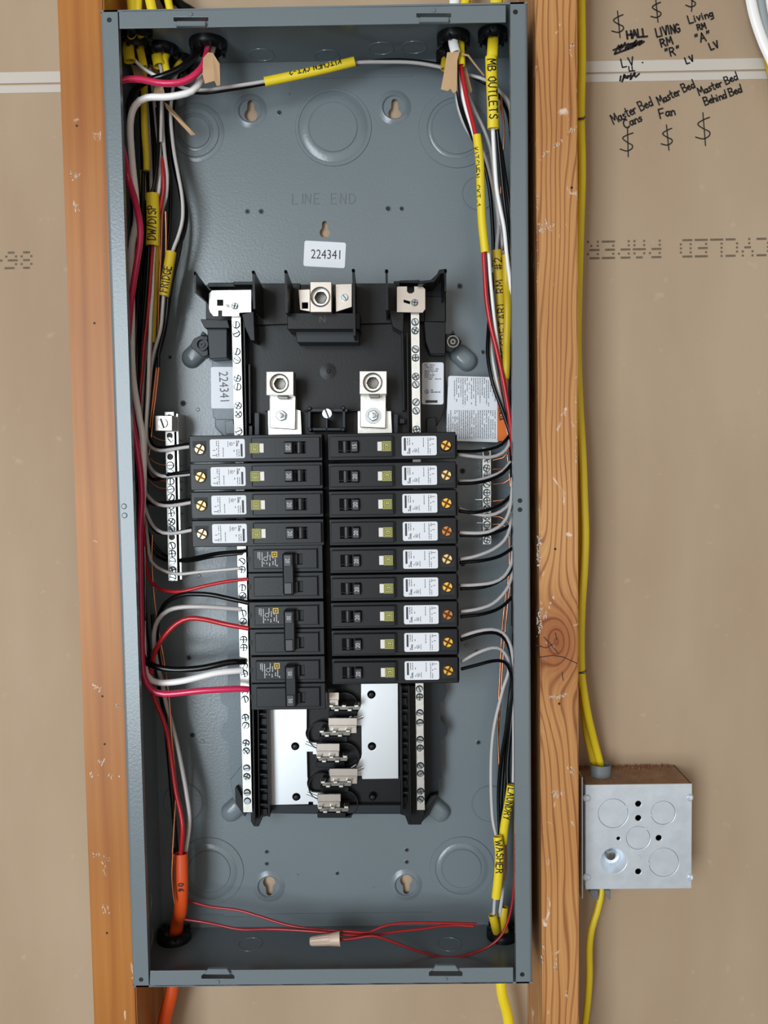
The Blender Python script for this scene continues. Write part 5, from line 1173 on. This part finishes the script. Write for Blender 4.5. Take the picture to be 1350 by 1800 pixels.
o_, pa_ = sleeve('yellow cable sleeve lettered in dark marker with RM and a number sign, right side', 'yellow2', 4.6, 3.6, [(873,440,58),(876,480,58),(880,540,58),(885,600,58),(888,660,58)], ('SECRETARI  RM  #2', 100, 6.8, .95), ink='inkbrown', flip=True, rev=True, wide=1.14)
wire('deep yellow jacketed cable overlapping the lettered sleeve', 'yellow2', 3.6, [(889,448,52),(891,490,50),(892,560,48),(890,620,48),(889,664,48)], 'cable', None, 'cable', 3.0)
wire('black wire bowing left past the warning sticker', 'blackw', 1.8, [(868,480,80),(862,540,70),(858,590,60),(858,630,56),(867,677,52),(885,727,50),(899,773,50),(903,830,54)])
wire('white wire with printed specks beside the black bowing one', 'white', 1.8, [(860,500,78),(860,560,70),(863,614,64),(869,652,60),(877,690,58),(889,735,58),(898,775,60)])
wire('black wire tight against the right wall at the warning sticker', 'blackw', 1.9, [(898,430,70),(899,540,68),(898,640,66),(899,740,66),(902,860,66)])
wire('black wire tight against the right wall at mid height', 'blackw', 1.9, [(896,740,72),(901,850,72),(902,1000,70),(902,1100,68)])
wire('black wire behind the right ground bar wires', 'blackw', 1.9, [(900,760,60),(905,900,60),(905,1040,60),(902,1160,60)])
# pairs out of the right breakers
def pair(i, wpts, bpts):
    nm = ['topmost','second','third','fourth','fifth','sixth','seventh','eighth','lowest'][i]
    if wpts: wire('grey-white wire from the %s right breaker' % nm, 'white2', 1.65, wpts)
    if bpts: wire('black wire from the %s right breaker' % nm, 'blackw', 1.65, bpts)
E1 = 33
pair(0, [(805,799,E1),(828,802,40),(860,804,46),(882,797,50),(894,783,54),(899,760,58)], [(805,793,E1),(835,793,42),(862,789,48),(882,781,52),(898,762,56)])
pair(1, [(806,846,E1+3),(835,845,44),(862,838,48),(884,828,54),(897,812,60)], [(806,850,E1),(835,849,38),(862,843,44),(884,832,50),(899,816,56)])
pair(2, [(806,893,E1+4),(830,902,42),(858,906,44),(880,899,48),(897,882,54),(902,850,58)], [(807,898,E1),(832,901,36),(858,896,42),(882,886,48),(901,868,54)])
pair(3, [(807,936,E1),(832,937,36),(858,935,38),(882,922,42),(894,902,46),(899,872,50),(901,840,56)], [(808,941,E1+3),(850,941,40),(880,933,46),(900,922,54)])
pair(4, [(808,983,E1),(835,978,38),(866,966,44),(886,950,48),(895,930,52),(899,900,58)], [(808,989,E1+3),(850,985,42),(880,977,48),(903,962,54)])
pair(5, [(808,1029,E1),(835,1028,38),(866,1024,42),(886,1013,46),(899,990,52),(902,960,58)], [(809,1035,E1+3),(850,1032,42),(880,1020,48),(899,1000,54),(903,970,60)])
pair(6, [(809,1075,E1),(838,1071,38),(866,1061,44),(888,1040,48),(899,1015,54),(903,985,60)], [(810,1084,E1+3),(850,1079,42),(880,1068,48),(902,1048,54)])
pair(7, [(809,1119,E1),(838,1110,38),(864,1106,42),(884,1112,46),(896,1130,50),(902,1160,54),(904,1200,58),(903,1270,56),(903,1330,54),(902,1375,52)], [(810,1125,E1+3),(845,1114,42),(872,1113,46),(888,1124,50),(898,1148,54),(903,1180,58),(903,1260,62)])
pair(8, [(811,1163,E1),(838,1148,38),(864,1139,42),(880,1141,46),(892,1156,50),(894,1180,54),(886,1205,56),(878,1235,58),(869,1275,60),(864,1320,62),(863,1380,62),(866,1440,60),(873,1475,58),(874,1520,56),(869,1590,56),(868,1612,58)], [(811,1176,E1),(838,1169,38),(866,1162,42),(886,1163,46),(897,1180,50),(900,1220,52),(890,1280,56),(880,1340,60),(876,1400,62),(878,1470,60)])
wire('black wire descending right of the grey-white one at lower right', 'blackw', 2.0, [(902,1170,62),(896,1230,64),(889,1290,66),(884,1350,66),(880,1420,64),(882,1480,62)])
wire('glossy black wire of the lower right bundle, nearest the wall', 'blackw', 2.2, [(904,1160,58),(902,1240,58),(896,1300,60),(892,1350,60),(893,1390,58)])
wire('black wire at the back of the lower right bundle', 'blackw', 2.2, [(903,1200,74),(894,1280,74),(888,1360,74),(886,1440,72),(884,1520,70),(880,1600,70)])
wire('black wire in the middle of the lower right bundle', 'blackw', 2.0, [(900,1250,68),(893,1310,68),(888,1370,66),(885,1430,66)])
rgc = [([(891,784,66),(892,805,66),(894,818,66),(884,824,66),(866,825,66)],'bare copper wire bent square to the upper right ground bar'),
 ([(895,790,62),(884,805,66),(866,809,67)],'short bare copper wire just under the topmost white wire, right ground bar'),
 ([(895,832,64),(897,850,64),(899,866,64),(892,877,66),(866,881,67)],'bare copper wire with a rounded bend at the middle of the right ground bar'),
 ([(899,830,68),(900,860,68),(898,900,68)],'second bare copper wire close to the right wall'),
 ([(896,842,66),(886,849,68),(866,851,68)],'thin dark copper wire to the middle of the right ground bar'),
 ([(898,934,66),(888,925,66),(878,921,68),(866,922,68)],'arched copper wire to the lower right ground bar'),
 ([(898,926,66),(890,914,66),(878,908,68),(866,908,68)],'upper arched copper wire to the lower right ground bar')]
for pts, l in rgc: wire(l, 'copper', .75, pts)
wire('long bare copper wire down the right side behind the breaker wires', 'copper', .9, [(895,940,74),(895,1000,74),(888,1055,72),(884,1090,72),(881,1130,72),(879,1180,72),(876,1240,72),(875,1290,72),(877,1340,72),(876,1380,70),(880,1420,68)])
wire('second long bare copper wire down the right side, slightly right of the first', 'copper', .9, [(901,960,76),(899,1010,76),(893,1060,74),(888,1110,74),(884,1160,74),(880,1230,74),(875,1300,74)])
wire('bare copper wire beside the WASHER sleeve', 'copper', .8, [(888,1440,60),(890,1490,58),(890,1530,58),(887,1548,58)])
for i, (y, x0) in enumerate(((809,838),(823,840),(838,840),(851,840),(878,836),(893,838),(919,838))):
    wire('short bare wire tail left of the right ground bar, %s' % ('highest','second from the top','third from the top','middle one','fifth from the top','second from the bottom','lowest')[i], 'tin' if y in (851,878,919) else 'steel', .7, [(x0,y,70),(850,y,68)], 'wire_tail', 'wire tails left of the right ground bar')
o_, pa_ = sleeve('yellow cable sleeve lettered LAUNDRY', 'yellow', 4.2, 3.4, [(899,1380,48),(894,1412,48),(887,1450,50),(884,1482,52)], ('LAUNDRY', 2, 6.2, .95), wide=.95)
o_, pa_ = sleeve('yellow cable sleeve lettered WASHER', 'yellow', 4.4, 3.6, [(875,1470,44),(878,1500,43),(876,1540,43),(872,1578,44)], ('WASHER', 3, 6.4, 1.0), wide=1.05)
wire('white wire behind the WASHER sleeve going down into the right jacket stub', 'white2', 1.7, [(886,1480,60),(886,1540,60),(882,1580,60),(878,1610,62)])
jacket('left yellow jacket stub in the bottom right connector', 'yellow2', 4.2, 3.6, [(866,1608,56),(870,1625,58),BP(1,-.004,0,-.002)])
jacket('right yellow jacket stub in the bottom right connector', 'yellow2', 4.2, 3.6, [(886,1594,64),(884,1620,64),BP(1,.004,0,-.002)])
wire('yellow cable below the box at bottom right', 'yellow', 5.0, [BP(1,0,0,-.006),(881,1736,64),(893,1790,66),(902,1870,66),(908,1960,66),(906,2100,66),(900,2400,66)], 'cable', None, 'cable', 3.0, inside=False)

# ------------------------------------------------------------------ yellow cables, staples and the junction box on the right stud
wire('long yellow cable stapled along the right side of the grained stud', 'yellow', 3.8, [(1023,-900,52),(1023,-80,52),(1022,0,52),(1023,100,52),(1021,200,52),(1023,300,52),(1020,400,52),(1017,500,50),(1015,600,50),(1018,700,50),(1024,800,50),(1027,880,50),(1029,940,50),(1027,1000,50),(1023,1060,50),(1021,1120,50),(1022,1180,50),(1026,1215,52),(1034,1260,58),(1045,1305,70),(1055,1343,78),(1057,1366,80)], 'cable', None, 'cable', 2.8, inside=False)
wire('second yellow cable behind the first, separating above the junction box', 'yellow2', 3.8, [(1017,800,60),(1020,900,60),(1021,1000,60),(1018,1100,60),(1019,1180,60),(1024,1230,62),(1032,1290,72),(1044,1343,80),(1047,1366,82)], 'cable', None, 'cable', 2.8, inside=False)
for (x, y), l in (((1021,207),'grey cable staple high on the grained stud'),((1023,1181),'grey cable staple above the junction box')):
    a = [P(x-5,y+2,48), P(x+5,y+1,46), P(x+7,y-1,48), P(x+7.5,y-2,60)]
    tag(tube(MB(), Path(a, .002), 1.0, 1.0, 8).build('cable_staple', M['steel']), l, 'staple')
# junction box: front face is the closed bottom of the metal box, its open side turned to the other room
JF = 50.0
jc = [(1030,1379),(1215,1379),(1217,1562),(1029,1563)]
jb = thing('junction_box', P(1120,1470,JF+25), 'square galvanised metal junction box with knockouts beside the grained stud', 'junction box')
c4 = W(jc, JF); jx0, jx1 = (c4[0][0]+c4[3][0])/2, (c4[1][0]+c4[2][0])/2; jz1, jz0 = (c4[0][1]+c4[1][1])/2, (c4[2][1]+c4[3][1])/2
face = [[(jx0,jz0),(jx1,jz0),(jx1,jz1),(jx0,jz1)]]
jp = lambda x, y: P(x, y, JF)
for x, y, r in ((1122,1413,2.9),(1122,1438,2.9),(1158,1473,2.9),(1087,1474,1.8),(1122,1532,2.9)): c = jp(x, y); face.append(circ(c.x, c.z, r*.001, 18))
c = jp(1079,1513); face.append(circ(c.x, c.z, .0125, 28)); dish = c
kn = ((1078,1430,.0143,25),(1166,1429,.0116,190),(1122,1473,.0114,50),(1167,1516,.0143,185))
for x, y, r, a in kn: c = jp(x, y); face.append(circ(c.x, c.z, r, 36))
hplate(MB(), face, JF*.001, JF*.001+.0016, .0003).build('face_plate', M['galv'], jb)
for x, y, r, a in kn:
    c = jp(x, y); mb = MB().lathe((c.x, c.y+.0003, c.z), [(0,0),(r-.0005,0),(r-.0003,.0003),(r-.0003,.0012)], 36)
    mb.build('knockout', M['galv'], jb)
    pprism(MB(), rect(x+math.cos(math.radians(a))*r*1000*1.86-3, y-math.sin(math.radians(a))*r*1000*1.86-3, x+math.cos(math.radians(a))*r*1000*1.86+3, y-math.sin(math.radians(a))*r*1000*1.86+3), JF-.3, JF+.4, .0005).build('knockout_tie', M['galv'], jb)
MB().lathe((dish.x, dish.y, dish.z), [(.0125,.0003),(.0118,.0012),(.009,.0075),(.0075,.0105),(.0062,.011),(0,.011)], 32).build('cable_dish', M['galv'], jb)
sc_ = Vector((dish.x-.0012, dish.y+.0095, dish.z+.0022)); MB().lathe(sc_, [(0,-.004),(.0045,-.0035),(.0052,-.0015),(.0052,.001)], 20).build('ground_screw', M['zinc'], jb)
MB().prism(rrect(sc_.x, sc_.z, .0062, .0016, .0005, 2, -1.0), sc_.y-.0043, sc_.y-.0036, 0).build('screw_slot', M['steel'], jb)
MB().lathe(jp(1122,1508), [(0,-.0004),(.0026,-.0004),(.003,0)], 18).build('pressed_pin', M['galv'], jb)
MB().prism([(jx0+.001,jz0+.001),(jx1-.001,jz0+.001),(jx1-.001,jz1-.001),(jx0+.001,jz1-.001)], .092, .1, 0).build('dark_backing', M['holeshade'], jb)  # near-black sheet closing the box behind its face holes
def wallp(a, b, name, m):
    MB().box(a, b, .0003).build(name, M[m], jb)
wallp((jx0, JF*.001+.0016, jz1-.0014), (jx1, .1005, jz1), 'top_wall', 'galvtop'); wallp((jx0, JF*.001+.0016, jz0), (jx1, .1005, jz0+.0014), 'bottom_wall', 'galv')
wallp((jx0, JF*.001+.0016, jz0), (jx0+.0014, .1005, jz1), 'side_wall', 'galv'); wallp((jx1-.0014, JF*.001+.0016, jz0), (jx1, .1005, jz1), 'side_wall', 'galv')
for x, y in ((1032,1403),(1212,1402),(1032,1542),(1213,1542)):
    c = jp(x, y); MB().lathe((c.x, c.y-.0002, c.z), [(.0010,-.0001),(.0022,-.0014),(.0034,-.0006),(.0040,.0004)], 14).build('corner_dimple', M['galv'], jb)
# side bracket to the stud
MB().box((jx0-.0052, JF*.001-.006, jz0-.006), (jx0-.0040, .095, jz1+.010), .0003).build('stud_bracket', M['galv'], jb)
tag(sleeve('x', 'pvcgrey', 10.2, 8.2, [(1055,1370,74),(1056,1357,74),(1056,1343,74)], None, 'clamp', 'cable_clamp', inside=False)[0], 'grey plastic cable clamp on top of the junction box, holding two yellow cables', 'clamp')
cl = thing('cable_clamp', P(1055,1572,76), 'split grey plastic cable clamp under the junction box', 'clamp')
for x0, x1 in ((1037,1052),(1064,1073)):
    PP([(x0,1565),(x1,1565),(x1,1583),(x0+4,1578),(x0,1571)], 66, 84, 'pvcgrey', 'clamp_jaw', .0006, cl)
wire('yellow cable hanging from the underside of the junction box', 'yellow', 3.4, [(1058,1560,76),(1055,1580,74),(1049,1605,70),(1041,1630,68),(1036,1665,68),(1036,1720,68),(1031,1780,68),(1020,1850,68),(1014,1930,68),(1010,2080,68),(1008,2400,68)], 'cable', None, 'cable', 2.8, inside=False)
# sawdust on top of the box
rnd = random.Random(9); mb = MB()
for k in range(520):
    x = jx0+rnd.random()**1.3*(jx1-jx0)*.95; y = (JF+4+rnd.random()*40)*.001; s = rnd.uniform(.0004, .0016)
    if rnd.random() < .6: y = .088+rnd.random()*.011
    h = rnd.uniform(.0002, .0028 if y > .088 else .0012)
    a = rnd.uniform(0, PI); dx, dy = s*math.cos(a), s*math.sin(a)*.5
    b0 = Vector((x, y, jz1+.0001)); mb.add([b0+Vector((dx,dy,0)), b0+Vector((-dx,-dy*.5,0)), b0+Vector((0,-dy,h*.5)), b0+Vector((dx*.2,dy*.3,h))], [(0,1,3),(1,2,3),(2,0,3),(0,2,1)])
o_ = mb.build('sawdust', M['dust'], kind='stuff'); tag(o_, 'reddish sawdust lying on top of the junction box', 'sawdust')
# cables at the top right corner of the frame
wire('thick white cable bowing at the top right corner', 'white', 5.0, [(1266,-900,84),(1286,-400,84),(1306,-80,80),(1320,0,80),(1328,35,80),(1342,75,80),(1362,120,80),(1400,220,80),(1425,340,82),(1445,520,84),(1450,700,84),(1450,2400,84)], 'cable', None, 'cable', 3.4, inside=False)
wire('grey cable between the white ones at the top right corner', 'greybag', 6.5, [(1286,-900,84),(1306,-400,84),(1326,-80,88),(1338,0,88),(1348,50,88),(1366,110,88),(1410,220,88),(1422,360,90),(1430,700,90),(1430,2400,90)], 'cable', None, 'cable', 5, inside=False)
wire('second white cable at the top right corner, on the frame edge', 'white', 3.4, [(1305,-900,84),(1325,-400,84),(1345,-80,76),(1352,0,76),(1366,60,76),(1400,160,76),(1430,300,78),(1460,500,80),(1470,700,80),(1470,2400,80)], 'cable', None, 'cable', 2.8, inside=False)
wire('yellowish cable below the white ones at the right frame edge', 'yellow2', 3.4, [(1300,-900,92),(1318,-200,92),(1330,20,92),(1342,70,92),(1352,120,92),(1372,200,92),(1392,330,93),(1405,700,93),(1405,2400,93)], 'cable', None, 'cable', 2.8, inside=False)
